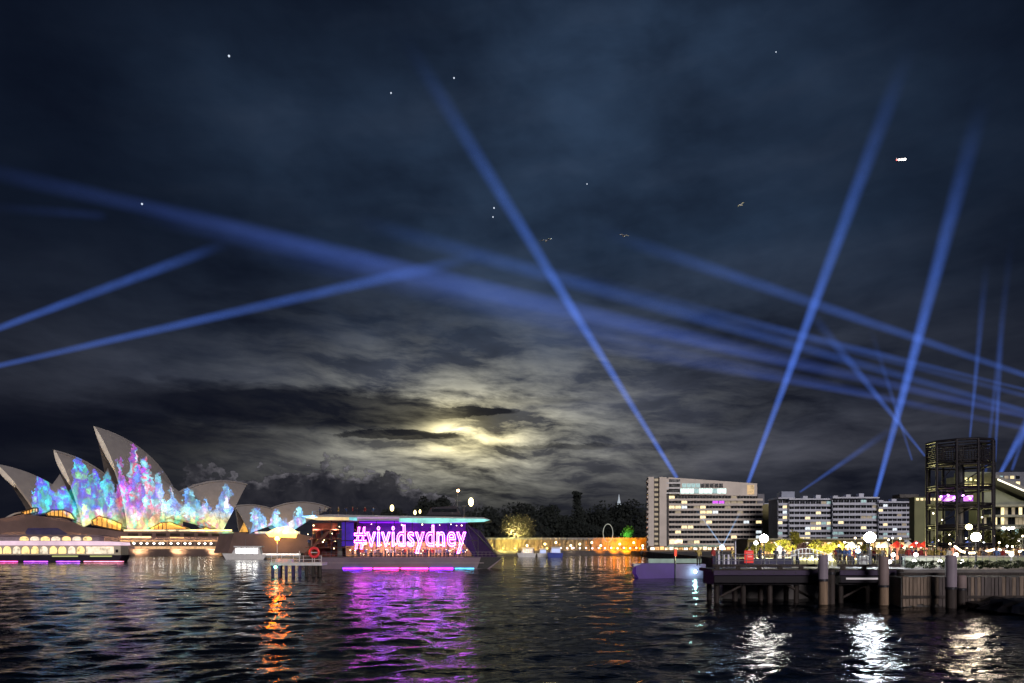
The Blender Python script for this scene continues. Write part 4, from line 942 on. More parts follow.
block(878.5, 916, 503, 346, 8, 8, 'right hand apartment block ending at the olive tower block', 4, .08, bluewall)
ol_r = empty('office_block', (X(929, 300), 300, 2.4), 'plain olive green office block behind the steel tower', 'office block')
local(ol_r, MB().box(X(914.5, 300) - X(929, 300), X(945, 300) - X(929, 300), 0, 4, 0, Z(497, 300) - 2.4), 'body', mat('olive_block', (.23, .24, .13), .85, .15, .2))
b = MB()
for k in range(6): b.box(X(916 + k * 4.4, 300) - X(929, 300), X(918.8 + k * 4.4, 300) - X(929, 300), -.1, -.01, Z(500.5, 300) - 2.4, Z(498.2, 300) - 2.4)
local(ol_r, b, 'window', win_mats[1])
local(ol_r, MB().box(X(905, 300) - X(929, 300), X(924, 300) - X(929, 300), 4, 10, Z(497, 300) - 2.4, Z(493.5, 300) - 2.4), 'roof_plant', concrete_dark)

# ================================================================ WHARF AND PONTOON
fas = mat('violet_light_fascia', (.055, .038, .09), .6, .35, 1.0, stretch=(.4, 1, 3)); fas2 = mat('dark_violet_beam', (.018, .015, .024), .7, .4, 1)  # violet LED light on the wharf edge is put into these base colours
D = 55.0; PX = lambda px, d=D: X(px, d); PZ = lambda py, d=D: Z(py, d)
def wharf(px0, px1, d, label, top=569.0, low=583.0, rail=True, stripe=None):
    cx = (X(px0, d) + X(px1, d)) / 2; r = empty('wharf', (cx, d, 0), label, 'wharf', 'timber wharves on the right'); L = lambda px: X(px, d) - cx
    zt, zl = Z(top, d), Z(low, d)
    b = MB(); b.box(L(px0), L(px1), 0, 3.8, zt - .22, zt)
    local(r, b, 'deck', timber_dark)
    zm = zl + (zt - zl) * .55
    local(r, MB().box(L(px0 + 1), L(px1 - 1), -.16, -.01, zm, zt - .1, bev=.03), 'fascia', fas)
    local(r, MB().box(L(px0 + 2), L(px1 - 2), -.02, .30, zl, zm - .02, bev=.03), 'lower_beam', fas2)
    nb = int((px1 - px0) / 11)
    for q in range(nb): local(r, MB().tube((L(px0 + 6 + q * 11), -.165, (zm + zt) / 2 - .05), (L(px0 + 6 + q * 11), -.21, (zm + zt) / 2 - .05), .045, n=8), 'bolt', steel_dark)
    local(r, MB().box(L(px0 + 3), L(px1 - 3), 0.4, 3.4, zl - .15, zt - .23), 'deck_beams', fas2)
    # bull rail on blocks
    b = MB(); b.box(L(px0), L(px1), -.10, .16, zt + .16, zt + .34, bev=.03)
    k = px0 + 3
    while k < px1: b.box(L(k), L(k) + .30, -.07, .13, zt + .001, zt + .16); k += 21
    local(r, b, 'bull_rail', timber_dark)
    k = px0 + 8
    while k < px1 - 4:
        for yy in (.9, 3.0): local(r, MB().tube((L(k), yy, -1.5), (L(k), yy, zl - .1), .20, n=8), 'pile', timber_dark)
        k += 27
    local(r, MB().tube((L(px0 + 8), .85, .3), (L(px0 + 35), .85, zl - .15), .10, n=6), 'brace', timber_dark)
    local(r, MB().tube((L(px1 - 35), .85, zl - .15), (L(px1 - 8), .85, .3), .10, n=6), 'brace', timber_dark)
    return r
w1 = wharf(712, 825, 55, 'long dark timber wharf with violet edge, left of the first tall pile')
w2 = wharf(838, 900, 55, 'short dark timber wharf between the first and second tall piles')
local(w2, MB().box(X(845, 55) - w2.location.x, X(880, 55) - w2.location.x, -.20, -.165, PZ(579.5), PZ(577.6)), 'pale_rub_strip', lit('pale_strip', (.75, .68, .72), .5))
def fender_pile(px, d, wpx, top, split, bot, label, dark=timber_dark, pale=None):
    r = empty('fender_pile', (X(px, d), d, 0), label, 'pile', 'tall fender piles beside the wharf'); rad = wpx / 2 / F * d; zt, zs = Z(top, d), Z(split, d)
    local(r, MB().lathe([(.001, zt + .05), (rad * .85, zt + .04), (rad, zt - .05), (rad, zs)], n=20), 'painted_sleeve', pale)
    local(r, MB().lathe([(rad * .93, zs), (rad * .95, .6), (rad * .98, -2)], n=20), 'timber_shaft', dark)
    local(r, MB().lathe([(rad * 1.05, zs - .09), (rad * 1.05, zs + .06), (rad, zs + .07)], n=20), 'band', steel_dark)
    return r
sleeve = mat('pale_violet_sleeve', (.33, .28, .35), .6, .3, 1.2, stretch=(1, 1, .4)); warm_shaft = mat('tan_shaft', (.24, .17, .12), .8, .4, 2, stretch=(4, 4, .5))
fender_pile(823, 53.6, 9.5, 556, 580, 601, 'tall pile with pale violet sleeve at the right end of the long wharf', warm_shaft, sleeve)
fender_pile(883.5, 53.2, 10, 557, 586, 605, 'tall pile with pale sleeve in front of the short wharf', warm_shaft, mat('pinkish_sleeve', (.26, .20, .20), .6, .2, 1))
fender_pile(951, 50.5, 10.5, 556, 588, 620, 'tallest pale pile, before the weathered plank wall', timber_dark, sleeve)
fender_pile(961.5, 51.4, 9, 576, 589, 612, 'short stubby pile touching the tallest pale pile', timber_dark, mat('pinkish_sleeve', (.26, .20, .20)))
for px in (832, 901, 826.5):
    r = empty('mooring_pile', (X(px, 54), 54.1, 0), {832: 'dark bare pile in the gap between the two wharves', 901: 'dark bare pile at the left end of the plank wall', 826.5: 'dark bare pile close beside the first tall pile'}[px], 'pile', 'bare dark piles')
    local(r, MB().lathe([(.001, 2.52), (.2, 2.5), (.24, 2.4), (.24, -1.5)], n=12), 'shaft', timber_dark); local(r, MB().lathe([(.26, 2.1), (.27, 2.25), (.25, 2.3)], n=12), 'band', steel_dark)
# weathered plank wall
pw = empty('plank_wall', (X(965, 52), 52, 0), 'weathered vertical plank wall along the quay at the right', 'wall')
rg = random.Random(8); x = X(903, 52); x1 = X(1075, 52); q = 0
while x < x1:
    w_ = rg.uniform(.20, .30); b = MB().box(x - pw.location.x, x + w_ - .025 - pw.location.x, rg.uniform(-.03, .03), .12, .05 + rg.uniform(-.1, .12), 2.02 + rg.uniform(-.04, .04), bev=.012)
    local(pw, b, 'plank', timber_pale if X(903, 52) < x < X(938, 52) or rg.random() < .3 else mat('grey_planks', (.10, .085, .085), .8, .4, 2, stretch=(5, 5, .6), bump=.4)); x += w_
local(pw, MB().box(X(900, 52) - pw.location.x, x1 - pw.location.x, -.05, .28, 2.12, 2.32, bev=.03), 'capping', timber_dark)
local(pw, MB().box(X(900, 52) - pw.location.x, x1 - pw.location.x, -.08, -.04, .55, .75), 'waling', timber_dark)
local(pw, MB().box(X(902, 52) - pw.location.x, x1 - pw.location.x, .13, 12, -1, 2.0), 'backfill', concrete_dark)
# dark rocks and low jetty at the lower right
rk = MB(); rg = random.Random(17)
def rock(px, d, s, i):
    bm = bmesh.new(); bmesh.ops.create_icosphere(bm, subdivisions=2, radius=s)
    for v in bm.verts: v.co *= 1 + .35 * (math.sin(v.co.x * 3 + i) * math.cos(v.co.y * 4 + i * 2) + math.sin(v.co.z * 5 + i)) * .6
    for v in bm.verts: v.co.z *= .55
    me = bpy.data.meshes.new('rock'); bm.to_mesh(me); bm.free(); me.materials.append(mat('wet_rock', (.012, .011, .013), .5, .5, 2, bump=.6)); return put('rock', me, None, (X(px, d), d, .12))
for i, (px, d, s) in enumerate(((985, 49.5, 1.0), (1003, 48, 1.2), (1020, 46.5, 1.3), (1041, 45, 1.5), (996, 50.5, 1.1), (1014, 50, 1.2), (1034, 49, 1.4))):
    tag(rock(px, d, s, i), 'dark wet rock below the plank wall, %s' % ('leftmost and lowest', 'second in the front row', 'third in the front row', 'at the right edge of the view', 'left one of the rear row', 'middle one of the rear row', 'right one of the rear row')[i], 'rock', 'wet rocks at the lower right')
# pontoon: its violet lighting is put into the side colours and a faint glow
D = 100.0
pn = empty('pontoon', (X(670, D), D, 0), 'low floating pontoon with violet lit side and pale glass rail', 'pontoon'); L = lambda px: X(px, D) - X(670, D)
local(pn, MB().prism([(L(636), Z(566, D)), (L(644), Z(563.5, D)), (L(675, ), Z(563.5, D)), (L(675), -.3), (L(640), -.3), (L(636), .6)], 0, 3), 'violet_glow_side', lit('violet_glow_side', (.09, .03, .32), .22, .35, .4, True))
local(pn, MB().box(L(675.5), L(706), .1, 3, -.3, Z(564, D)), 'grey_violet_side', mat('mauve_light_side', (.20, .14, .28), .6, .2, .6))
local(pn, MB().box(L(652), L(706), 2.5, 2.6, Z(563.4, D), Z(559, D)), 'glass_rail', lit('rail_glow', (.35, .50, .42), .30, .4, .8))
local(pn, MB().tube((L(675), .03, -.3), (L(675), .03, Z(556, D)), .1, n=6), 'pole', steel_dark)
local(pn, MB().box(L(634), L(645), .5, 2.5, Z(567, D), Z(563.8, D), bev=.1), 'pale_bow', white_paint)
MB().ball((X(695, 99.5), 99.3, .9), .16, 8).build('pontoon_lamp', lit('teal_lamp', (.5, 1, .85), 160, sample=True)); tag(bpy.data.objects['pontoon_lamp'], 'small teal white lamp low on the side of the violet pontoon', 'lamp')

# ================================================================ PROMENADE
def globe_lamp(px, py, D, rad, col, s, watts, label, zg=2.3, arms=True):
    z = Z(py, D) - zg; r = empty('globe_lamp', (X(px, D), D, zg), label, 'street lamp', 'globe lamps on the promenade')
    local(r, MB().lathe([(.22, 0), (.18, .15), (.09, .3), (.055, z * .6), (.045, z - rad)], n=10), 'post', steel_dark)
    local(r, MB().lathe([(.05, z - rad - .12), (rad * .45, z - rad * .95), (rad * .5, z - rad * .8)], n=10), 'collar', steel_dark)
    local(r, MB().ball((0, 0, z), rad, 18), 'globe', lit('globe_%d' % px, col, s, sample=True))
    lamp('POINT', (r.location.x, D, zg + z), watts, col, rad * 1.15, name='bulb', parent=r); return r
globe_lamp(764, 538.5, 66, .36, (1, .95, .88), 140, 900, 'white globe lamp behind the long wharf, right of the red sign')
globe_lamp(870, 537.5, 65, .46, (.88, .95, 1), 260, 2400, 'biggest and brightest white globe lamp, behind the short wharf')
globe_lamp(976, 537, 66, .38, (1, .82, .62), 110, 1000, 'globe lamp in front of the steel frame tower')
globe_lamp(969, 527, 84, .32, (1, .82, .40), 16, 500, 'smaller yellowish globe lamp higher up, beside the steel frame tower')
globe_lamp(756, 543, 120, .30, (.85, 1, .8), 30, 300, 'small pale green lamp close left of the white globe lamp')
nav = globe_lamp(722, 547.5, 66, .20, (.45, .70, 1), 30, 260, 'blue white lamp with thin upward beams, left of the red sign')
globe_lamp(858, 551, 70, .19, (.35, .55, 1), 30, 260, 'small blue white lamp low left of the brightest globe lamp')
# red sign with pale panel
r = empty('red_sign', (X(749, 65), 65, 2.3), 'bright red box sign on a thin pole above the wharf', 'sign')
local(r, MB().tube((0, .1, 0), (0, .1, 1.4), .05, n=6), 'pole', steel_dark)
bx = MB().box(-.37, .37, -.08, .16, Z(563, 65) - 2.3, Z(550.5, 65) - 2.3, bev=.03); bo = local(r, bx, 'box', lit('red_box', (.85, .03, .02), .62, .15, 2, True))
b = MB(); b.box(-.18, .20, -.10, -.085, 1.10, 1.18); b.box(-.12, .24, -.10, -.085, .92, .98); b.box(-.30, .30, -.10, -.085, 1.27, 1.29)
local(r, b, 'pale_lines', lit('pale_red', (1, .5, .45), .7))
# notice board
r = empty('notice_board', (X(866, 63.8), 64.2, 2.3), 'tall pale grey information board below the brightest globe lamp', 'sign')
local(r, MB().box(-.38, .38, -.05, .05, Z(572, 64) - 2.3 + .5, Z(556, 64) - 2.3, bev=.02), 'panel', mat('pale_board', (.48, .50, .50), .5, .1, 2))
for q in (-.3, .3): local(r, MB().tube((q, .09, 0), (q, .09, 1.0), .035, n=6), 'leg', steel_grey)
local(r, MB().box(-.28, .28, -.075, -.055, Z(561, 64) - 2.3, Z(559, 64) - 2.3), 'header', mat('grey_header', (.2, .2, .22)))
# dark blue screen wall, white posts
MB().box(X(713, 66), X(792, 66), 66, 66.3, 2.3, Z(558.5, 66)).build('screen_wall', mat('navy_wall', (.03, .03, .07), .6, .3)); tag(bpy.data.objects['screen_wall'], 'low navy blue screen wall behind the long wharf', 'wall')
wp = empty('white_post', (0, 0, 0), 'x', 'post', 'white posts on the wharf'); local(wp, MB().lathe([(.07, 0), (.07, .95), (.05, 1.0), (.001, 1.02)], n=10), 'shaft', lit('white_post_glow', (.75, .7, .85), .35)); local(wp, MB().lathe([(.10, 0), (.10, .06), (.07, .07)], n=10), 'base', steel_grey)  # a faint glow is put into the white of the posts, no lamps
for i, px in enumerate((719, 724, 728.5)):
    o = wp if i == 0 else copy_tree(wp); o.location = (X(px, 60), 60, 2.48); o['label'] = 'short white post on the wharf, %s of three' % ('left', 'middle', 'right')[i]
r = empty('flagpole', (X(735.5, 60), 60, 2.48), 'tall thin white pole left of the red sign', 'pole'); local(r, MB().tube((0, 0, 0), (0, 0, Z(541, 60) - 2.48), .055, .035, n=8), 'shaft', MATS['white_post_glow']); local(r, MB().ball((0, 0, Z(541, 60) - 2.46), .07, 8), 'finial', steel_grey)
# white sail like shelter and curved handrail
r = empty('shelter', (X(780, 75), 75, 2.3), 'white fabric shelter glowing beside the promenade trees', 'shelter')
local(r, MB().lathe([(.55, 0), (.5, 1.1), (.62, 1.35), (.35, 1.7), (.03, 1.95)], n=10), 'canopy', lit('shelter_cloth', (1, .93, .82), 1.0, .4, 2))
local(r, MB().tube((0, 0, 1.7), (0, 0, 2.3), .03, n=6), 'mast', steel_grey)
def railing(px0, px1, D, z0, h, label, m=steel_grey, arch=0.0, name='railing', posts=14):
    cx = (X(px0, D) + X(px1, D)) / 2; r = empty(name, (cx, D, z0), label, 'railing'); w = X(px1, D) - X(px0, D); b = MB(); c = MB()
    pt = lambda t, q: (-w / 2 + w * t, 0, q + arch * math.sin(math.pi * t))
    me = MB().tube((0, 0, 0), (0, 0, h), .03, n=5).mesh('post', m)
    for k in range(posts + 1): put('post', me, r, pt(k / posts, 0))
    for q in (h - .002, h * .5):
        c = MB()
        for k in range(posts): c.tube(pt(k / posts, q), pt((k + 1) / posts, q), .028, n=5)
        local(r, c, 'handrail', m)
    return r
railing(716, 822, 58.6, 2.52, 1.0, 'thin steel railing at the back of the long wharf')
railing(838, 905, 58.6, 2.52, 1.0, 'thin steel railing at the back of the short wharf')
railing(905, 1060, 63.6, 2.3, 1.05, 'steel railing along the quay above the plank wall', posts=22)
railing(780, 832, 72, 2.3, .9, 'arched pale railing of the small bridge behind the wharf', white_paint, .75)
railing(790, 850, 78, 2.3, .9, 'second arched railing further back by the trees', mat('brown_rail', (.2, .14, .1)), .45)
# long pale planter / lit bench walls
for px0, px1, d, c, lab in ((905, 940, 68, (.75, .85, .72), 'pale glowing low wall left of the tallest pile'), (941, 1070, 68, (.42, .48, .30), 'long dim greenish lit low wall at the right edge')):
    r = empty('lit_low_wall', (X((px0 + px1) / 2, d), d, 2.3), lab, 'low wall'); w_ = (X(px1, d) - X(px0, d)) / 2
    local(r, MB().box(-w_, w_, 0, .4, .03, .85), 'panel', lit('low_%d' % px0, c, .05, .95, 2.2)); local(r, MB().box(-w_ - .05, w_ + .05, -.06, .46, .86, .98, bev=.02), 'coping', concrete)
up = lantern_proto('uplight', .35, .17, lit('uplight_glow', (1, .96, .88), 18), steel_grey, 'x', 'lamp', 'small dazzling uplights on the promenade')
for i, px in enumerate((893, 899, 918, 922, 944, 963, 966, 1019)):
    o = up if i == 0 else copy_tree(up); o.location = (X(px, 66), 66.6 + (i % 2) * .4, 2.3 + .6 * (i % 2)); o['label'] = 'small dazzling uplight on the promenade, %s from the left' % nth[i]
# festoon lights
fs = empty('string_lights', (X(990, 78), 78, 2.3), 'drooping string of warm bulbs below the steel tower', 'string lights')
pts = [(955, 546), (962, 551), (970, 552.5), (979, 552), (990, 550), (997, 548), (1004, 551), (1014, 552), (1024, 550), (1034, 547), (1046, 551), (1060, 550)]
w_ = MB(); 
for (a_, b_), (c_, d_) in zip(pts[:-1], pts[1:]): w_.tube(Vector((X(a_, 78), 78, Z(b_, 78))) - fs.location, Vector((X(c_, 78), 78, Z(d_, 78))) - fs.location, .015, n=4)
local(fs, w_, 'cable', steel_dark)
bulb = MB().ball((0, 0, 0), .115, 8).mesh('bulb', lit('festoon', (1, .80, .48), 8))
for k in range(58):
    t = k / 57 * (len(pts) - 1); i = min(int(t), len(pts) - 2); f = t - i; px = pts[i][0] * (1 - f) + pts[i + 1][0] * f; py = pts[i][1] * (1 - f) + pts[i + 1][1] * f
    put('bulb', bulb, fs, Vector((X(px, 78), 78, Z(py, 78) - .06)) - fs.location)
for k in (0, 5, 9): local(fs, MB().tube(Vector((X(pts[k][0], 78), 78.05, 2.3)) - fs.location, Vector((X(pts[k][0], 78), 78.05, Z(pts[k][1], 78))) - fs.location, .05, n=6), 'post', steel_dark)
# market tents and shops behind the crowd
tent_cols = [('red', (.55, .03, .03), (1, .06, .04)), ('white', (.7, .68, .62), (1, .93, .8)), ('blue', (.05, .1, .5), (.2, .3, 1)), ('orange', (.6, .25, .05), (1, .4, .08))]
for i, (px, c, dd) in enumerate(((886, 1, 118), (897, 0, 112), (909, 1, 120), (916, 0, 108), (925, 0, 114), (933, 2, 120), (941, 0, 108), (953, 1, 118), (968, 2, 112), (980, 1, 110), (994, 3, 114), (1008, 0, 112), (1020, 1, 116), (852, 1, 120), (840, 3, 122))):
    nm, cc, em = tent_cols[c]; r = empty('market_tent', (X(px, dd), dd, 2.3), '%s market tent on the promenade, %s' % (nm, {886: 'leftmost behind the right part of the short wharf', 897: 'first red one from the left', 909: 'second white one from the left', 916: 'second red one from the left', 925: 'third red one, left of the steel tower', 933: 'under the left leg of the steel tower', 941: 'under the steel tower', 953: 'behind the tallest pile', 968: 'between the tower and the globe lamp', 980: 'right of the front globe lamp', 994: 'below the string lights', 1008: 'near the right edge', 1020: 'at the right edge', 852: 'behind the small blue lamp', 840: 'right of the first tall pile'}[px]), 'tent', 'market tents')
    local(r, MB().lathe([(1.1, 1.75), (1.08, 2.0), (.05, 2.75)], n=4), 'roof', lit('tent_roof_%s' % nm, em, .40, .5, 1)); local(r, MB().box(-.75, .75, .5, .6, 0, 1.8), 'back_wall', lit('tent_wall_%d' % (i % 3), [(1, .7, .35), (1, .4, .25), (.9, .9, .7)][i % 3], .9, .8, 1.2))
    for q in (-.75, .75): local(r, MB().tube((q, -.7, 0), (q, -.7, 1.8), .035, n=5), 'leg', steel_grey)
rg = random.Random(21)
for k in range(130):
    px = rg.uniform(834, 1040); dd = rg.uniform(70, 112); i = rg.randrange(6)
    zone = 'behind the short wharf' if px < 903 else 'left of the tallest pile' if px < 950 else 'between the tallest pile and the right edge'
    person(X(px, dd), dd, 2.3, rg.uniform(-3.1, 3.1), i, 'person in %s top in crowd %s' % (CN[i], zone), 'people in the promenade crowd %s, %s' % (zone, CN[i]))
for k in range(12):
    px = 708 + k * 9.5 + rg.uniform(-3, 3); i = rg.randrange(6)
    if 742 < px < 756: continue
    person(X(px, 70), 70 + rg.random() * 6, 2.3, rg.uniform(-3.1, 3.1), i, 'person in %s top standing behind the navy screen wall' % CN[i], 'people behind the navy screen wall, %s' % CN[i])
sl = lantern_proto('stall_lamp', 2.3, .105, lit('stall_glow', (1, .80, .50), 14), steel_grey, 'x', 'lamp', 'small warm lamps among the promenade crowd')
sl2 = lantern_proto('cool_stall_lamp', 2.2, .105, lit('stall_glow_cool', (.9, .95, 1), 12), steel_grey, 'x', 'lamp', 'small cool lamps among the promenade crowd')
rg = random.Random(77)
for k in range(34):
    px = 838 + k * 5.6 + rg.uniform(-1.5, 1.5); dd = rg.uniform(84, 108); w_ = k % 4 != 2; p_ = sl if w_ else sl2
    zone = 'behind the short wharf' if px < 903 else 'left of the tallest pile' if px < 950 else 'right of the tallest pile'
    o = p_ if k in (0, 2) else copy_tree(p_); o.location = (X(px, dd), dd, 2.3 + rg.uniform(-.8, .8)); o['label'] = 'small %s lamp in the crowd %s' % ('warm' if w_ else 'cool white', zone); o['group'] = 'small %s lamps in the crowd %s' % ('warm' if w_ else 'cool', zone)
sbm = [crown_mesh(1.5, .75, .9, 260, .07, 200 + q, mat('shrub_leaves', (.03, .045, .02), .8, .5, 3), 6) for q in range(3)]
for k in range(15):
    px = 907 + k * 9.2; tag(put('shrub', sbm[k % 3], None, (X(px, 62), 62 + (k % 2) * .4, 2.3), k * 1.3), 'low dark shrub along the top of the plank wall, %s from the left' % nth[k], 'shrub', 'low shrubs above the plank wall')
# lit promenade trees
gp = 'lit yellow green trees along the promenade'
specs = ((757, 138, 544.5, 20), (770, 132, 542, 23), (784, 125, 540.5, 25), (803, 130, 543, 21), (817, 124, 539.5, 25), (834, 122, 540.5, 25), (849, 128, 542.5, 23), (796, 150, 532, 14), (862, 140, 545, 18))
for i, (px, dd, top, w) in enumerate(specs):
    r = tree(px, dd, top, w, leaf_lit if i != 3 else mat('purple_leaves', (.09, .05, .08), .7, .4), 'yellow green tree lit from below on the promenade, %s from the left' % nth[sorted(s[0] for s in specs).index(px)], gp, 60 + i, zg=2.3, n=950, leafpx=1.15, trunk_frac=.3, lobes=8)
for px, dd, e in ((762, 124, 9000), (778, 118, 9000), (812, 116, 11000), (830, 114, 11000), (848, 118, 11000), (795, 138, 6000)):
    r = empty('uplighter', (X(px, dd), dd, 2.3), {762: 'ground uplighter below the leftmost lit tree', 778: 'ground uplighter right of the shelter', 812: 'ground uplighter left of the first tall pile', 830: 'ground uplighter right of the first tall pile', 848: 'ground uplighter beside the orange tent', 795: 'ground uplighter behind the arched railing'}[px], 'lamp', 'ground uplighters')
    local(r, MB().lathe([(.2, 0), (.22, .3), (.15, .35)], n=8), 'housing', steel_dark); local(r, MB().ball((0, 0, .42), .1, 8), 'lens', lit('uplens', (1, .95, .4), 10)); lamp('POINT', (r.location.x, dd - .4, 3.4), e, (1, .92, .38), .3, name='bulb', parent=r)
# row of shops behind the trees
sh = empty('shop_row', (X(820, 160), 160, 2.3), 'low row of lit shops behind the promenade trees', 'shops'); L = lambda px: X(px, 160) - sh.location.x
local(sh, MB().box(L(748), L(905), .3, 10, 0, 3.4), 'wall', mat('shop_wall', (.25, .2, .15), .8, .3)); local(sh, MB().box(L(746), L(907), -1.5, 10, 3.42, 3.7), 'roof', concrete)
rg = random.Random(6)
for k in range(26):
    local(sh, MB().box(L(750 + k * 6), L(754.6 + k * 6), .18, .28, .3, 2.9), 'shop_window', shopw[rg.choice((0, 1, 1, 2))] if rg.random() < .75 else glass_dark)
# dark olive trees behind the tower
for i, (px, dd, top, w) in enumerate(((946, 96, 529, 26), (990, 98, 528, 24), (1010, 96, 531, 26), (1030, 98, 526, 30))):
    tree(px, dd, top, w, leaf_mid, 'olive green tree in shade, %s' % ('seen through the lower left of the steel tower', 'right of the steel tower behind the globe lamp', 'below the balconies of the terminal', 'at the right edge of the view')[i], 'dark olive trees by the steel tower', 80 + i, zg=2.3, n=1400, leafpx=1.3, trunk_frac=.42, lobes=9)

# ================================================================ STEEL FRAME TOWER
D = 85.0; TW = X(960, D + 3.47); zt = Z(438, D) - 2.3; zb = Z(547.5, D) - 2.3; tR = (X(991, D) - X(929, D)) / 2
tw = empty('steel_tower', (TW, D + tR, 2.3), 'tall dark open steel frame tower with round ring levels', 'tower'); NS = 10
ringp = lambda k, z, rr=tR: (rr * math.cos(2 * math.pi * (k + .5) / NS), rr * math.sin(2 * math.pi * (k + .5) / NS), z)
blk = mat('black_steel', (.016, .014, .02), .5, .3, 3, .2)
for k in range(NS): local(tw, MB().tube(ringp(k, 0 if k % 2 else zb), ringp(k, zt), .15, n=6), 'column', blk)
levels = [438.6, 442, 459, 463.5, 484, 488.5, 503, 507, 524.5, 529, 543.5, 547]
for py in levels:
    b = MB(); z = Z(py, D + .0) - 2.3
    for k in range(NS): b.tube(ringp(k, z), ringp(k + 1, z), .10 if py > 440 else .16, n=5)
    local(tw, b, 'ring_beam', blk)
b = MB()
for i, (a_, c_) in enumerate(((444.5, 458), )):
    for k in range(NS):
        for t in [q / 7 for q in range(8)]:
            p0, p1 = Vector(ringp(k, 0)), Vector(ringp(k + 1, 0)); p = p0.lerp(p1, t); b.tube((p.x, p.y, Z(c_, D) - 2.3), (p.x, p.y, Z(a_, D) - 2.3), .045, n=4)
    for py in range(445, 459, 2):
        for k in range(NS): b.tube(ringp(k, Z(py, D) - 2.3), ringp(k + 1, Z(py, D) - 2.3), .05, n=4)
local(tw, b, 'top_lattice', blk)
for py in (461, 486, 505, 527, 545.5):
    local(tw, MB().lathe([(.01, Z(py, D) - 2.35), (tR * .93, Z(py, D) - 2.35), (tR * .93, Z(py, D) - 2.2), (.01, Z(py, D) - 2.2)], n=NS), 'floor_plate', blk)
local(tw, MB().tube((0, 0, 0), (0, 0, zt - 1), .35, n=10), 'core', mat('core_steel', (.05, .05, .06), .5, .3))
b = MB()
for i in range(4):
    z0_, z1_ = Z((545, 527, 505, 486)[i], D) - 2.2, Z((527, 505, 486, 461)[i], D) - 2.35
    b.tube(ringp(3 + i, z0_, tR * .9), ringp(6 + i, z1_, tR * .9), .07, n=4)
    b.tube(ringp(8, z0_), ringp(9, z1_), .05, n=4); b.tube(ringp(5, z0_), ringp(6, z1_), .05, n=4)
local(tw, b, 'bracing', blk)
b = MB().box(-tR * .55, tR * .5, tR * .1, tR * .14, Z(499, D) - 2.3, Z(493, D) - 2.3); local(tw, b, 'violet_bar', lit('violet_bar', (.55, .06, 1), 1.6, .8, 1.0, True, c2=(.9, .5, 1)))
for px, py in ((940, 495), (947, 493.5), (953, 496), (962, 494), (969, 497)):
    local(tw, MB().ball((X(px, D + 3) - TW, -.2 * tR, Z(py, D) - 2.3), .14, 8), 'violet_lamp', lit('violet_lamp', (.8, .3, 1), 9))
lamp('POINT', (TW, D + tR, Z(492, D)), 110, (.6, .15, 1), .5, name='violet_bulb', parent=tw); lamp('POINT', (TW + 1, D + tR - 1.5, Z(515, D)), 60, (1, .8, .5), .4, name='warm_bulb', parent=tw)
for px, py in ((935, 512), (944, 519), (951, 534), (968, 538), (940, 540), (984, 516), (962, 509)):
    local(tw, MB().ball((X(px, D + 3) - TW, -.1, Z(py, D) - 2.3), .09, 8), 'small_lamp', lit('twinkle', (1, .85, .6), 9))

# ================================================================ TERMINAL BUILDING AT THE RIGHT EDGE
D = 150.0; tm = empty('terminal_building', (X(1015, D), D, 2.3), 'large glazed terminal building with a sloping lit roof edge at the right', 'building'); L = lambda px: X(px, D) - tm.location.x; H = lambda py: Z(py, D) - 2.3
local(tm, MB().prism([(L(984), 0), (L(1090), 0), (L(1090), H(512)), (L(1024), H(500)), (L(992), H(485)), (L(984), H(485))], 1, 5), 'body', mat('terminal_wall', (.22, .24, .20), .8, .25, .3))
local(tm, MB().prism([(L(985), H(477)), (L(1092), H(522)), (L(1092), H(519)), (L(985), H(473.5))], -2, 6), 'sloping_roof', mat('roof_grey', (.2, .2, .22), .6, .2))
local(tm, MB().prism([(L(991), H(481.2)), (L(1090), H(523.5)), (L(1090), H(522)), (L(991), H(479.7))], -2.15, -2.03), 'roof_light', lit('roof_edge_glow', (1, .92, .70), 2.2, .35, 1))
local(tm, MB().box(L(975), L(1003), 4, 7, H(492), H(470)), 'roof_lounge', mat('terminal_wall', (.22, .24, .20)))
for k in range(6): local(tm, MB().box(L(976 + k * 4.6), L(979.6 + k * 4.6), 3.9, 3.97, H(487), H(481.5)), 'lounge_window', lit('lounge_yellow', (1, .85, .35), 2.2, .5, 1))
for k in range(5): local(tm, MB().box(L(977 + k * 4.9), L(979 + k * 4.9), 3.9, 3.97, H(479), H(476)), 'lounge_window', MATS['lounge_yellow'])
local(tm, MB().box(L(1004), L(1090), 6, 20, H(505), H(469)), 'rear_storey', mat('rear_grey', (.17, .18, .22), .8, .3))
for i, py in enumerate((473, 479, 485, 491)):
    for k in range(6): local(tm, MB().box(L(1006 + k * 6), L(1010 + k * 6), 5.9, 5.97, H(py + 3), H(py)), 'window', win_mats[(0, 2, 3, 1, 4)[(i * 3 + k * 2) % 5]])
for i, py in enumerate((505, 515, 527, 538)):
    local(tm, MB().box(L(984 if i else 990), L(1090), -1.6, .95, H(py + 2), H(py)), 'balcony', mat('pale_balcony', (.3, .3, .26), .7, .2))
    for k in range(19):
        q = rg.random()
        local(tm, MB().box(L(986 + k * 3.6), L(989 + k * 3.6), .85, .93, H(py + 9.4), H(py + 2.3)), 'window', win_mats[1 if q < .10 else 3 if q < .14 else 2 if q < .42 else 4 if q < .5 else 0])
for px, py in ((998, 528.5), (1003, 528.8), (1007, 528.4), (1012, 542), (996, 541), (1020, 536)):
    local(tm, MB().ball((L(px), -1.8, H(py)), .3, 8), 'balcony_lamp', glow_white)
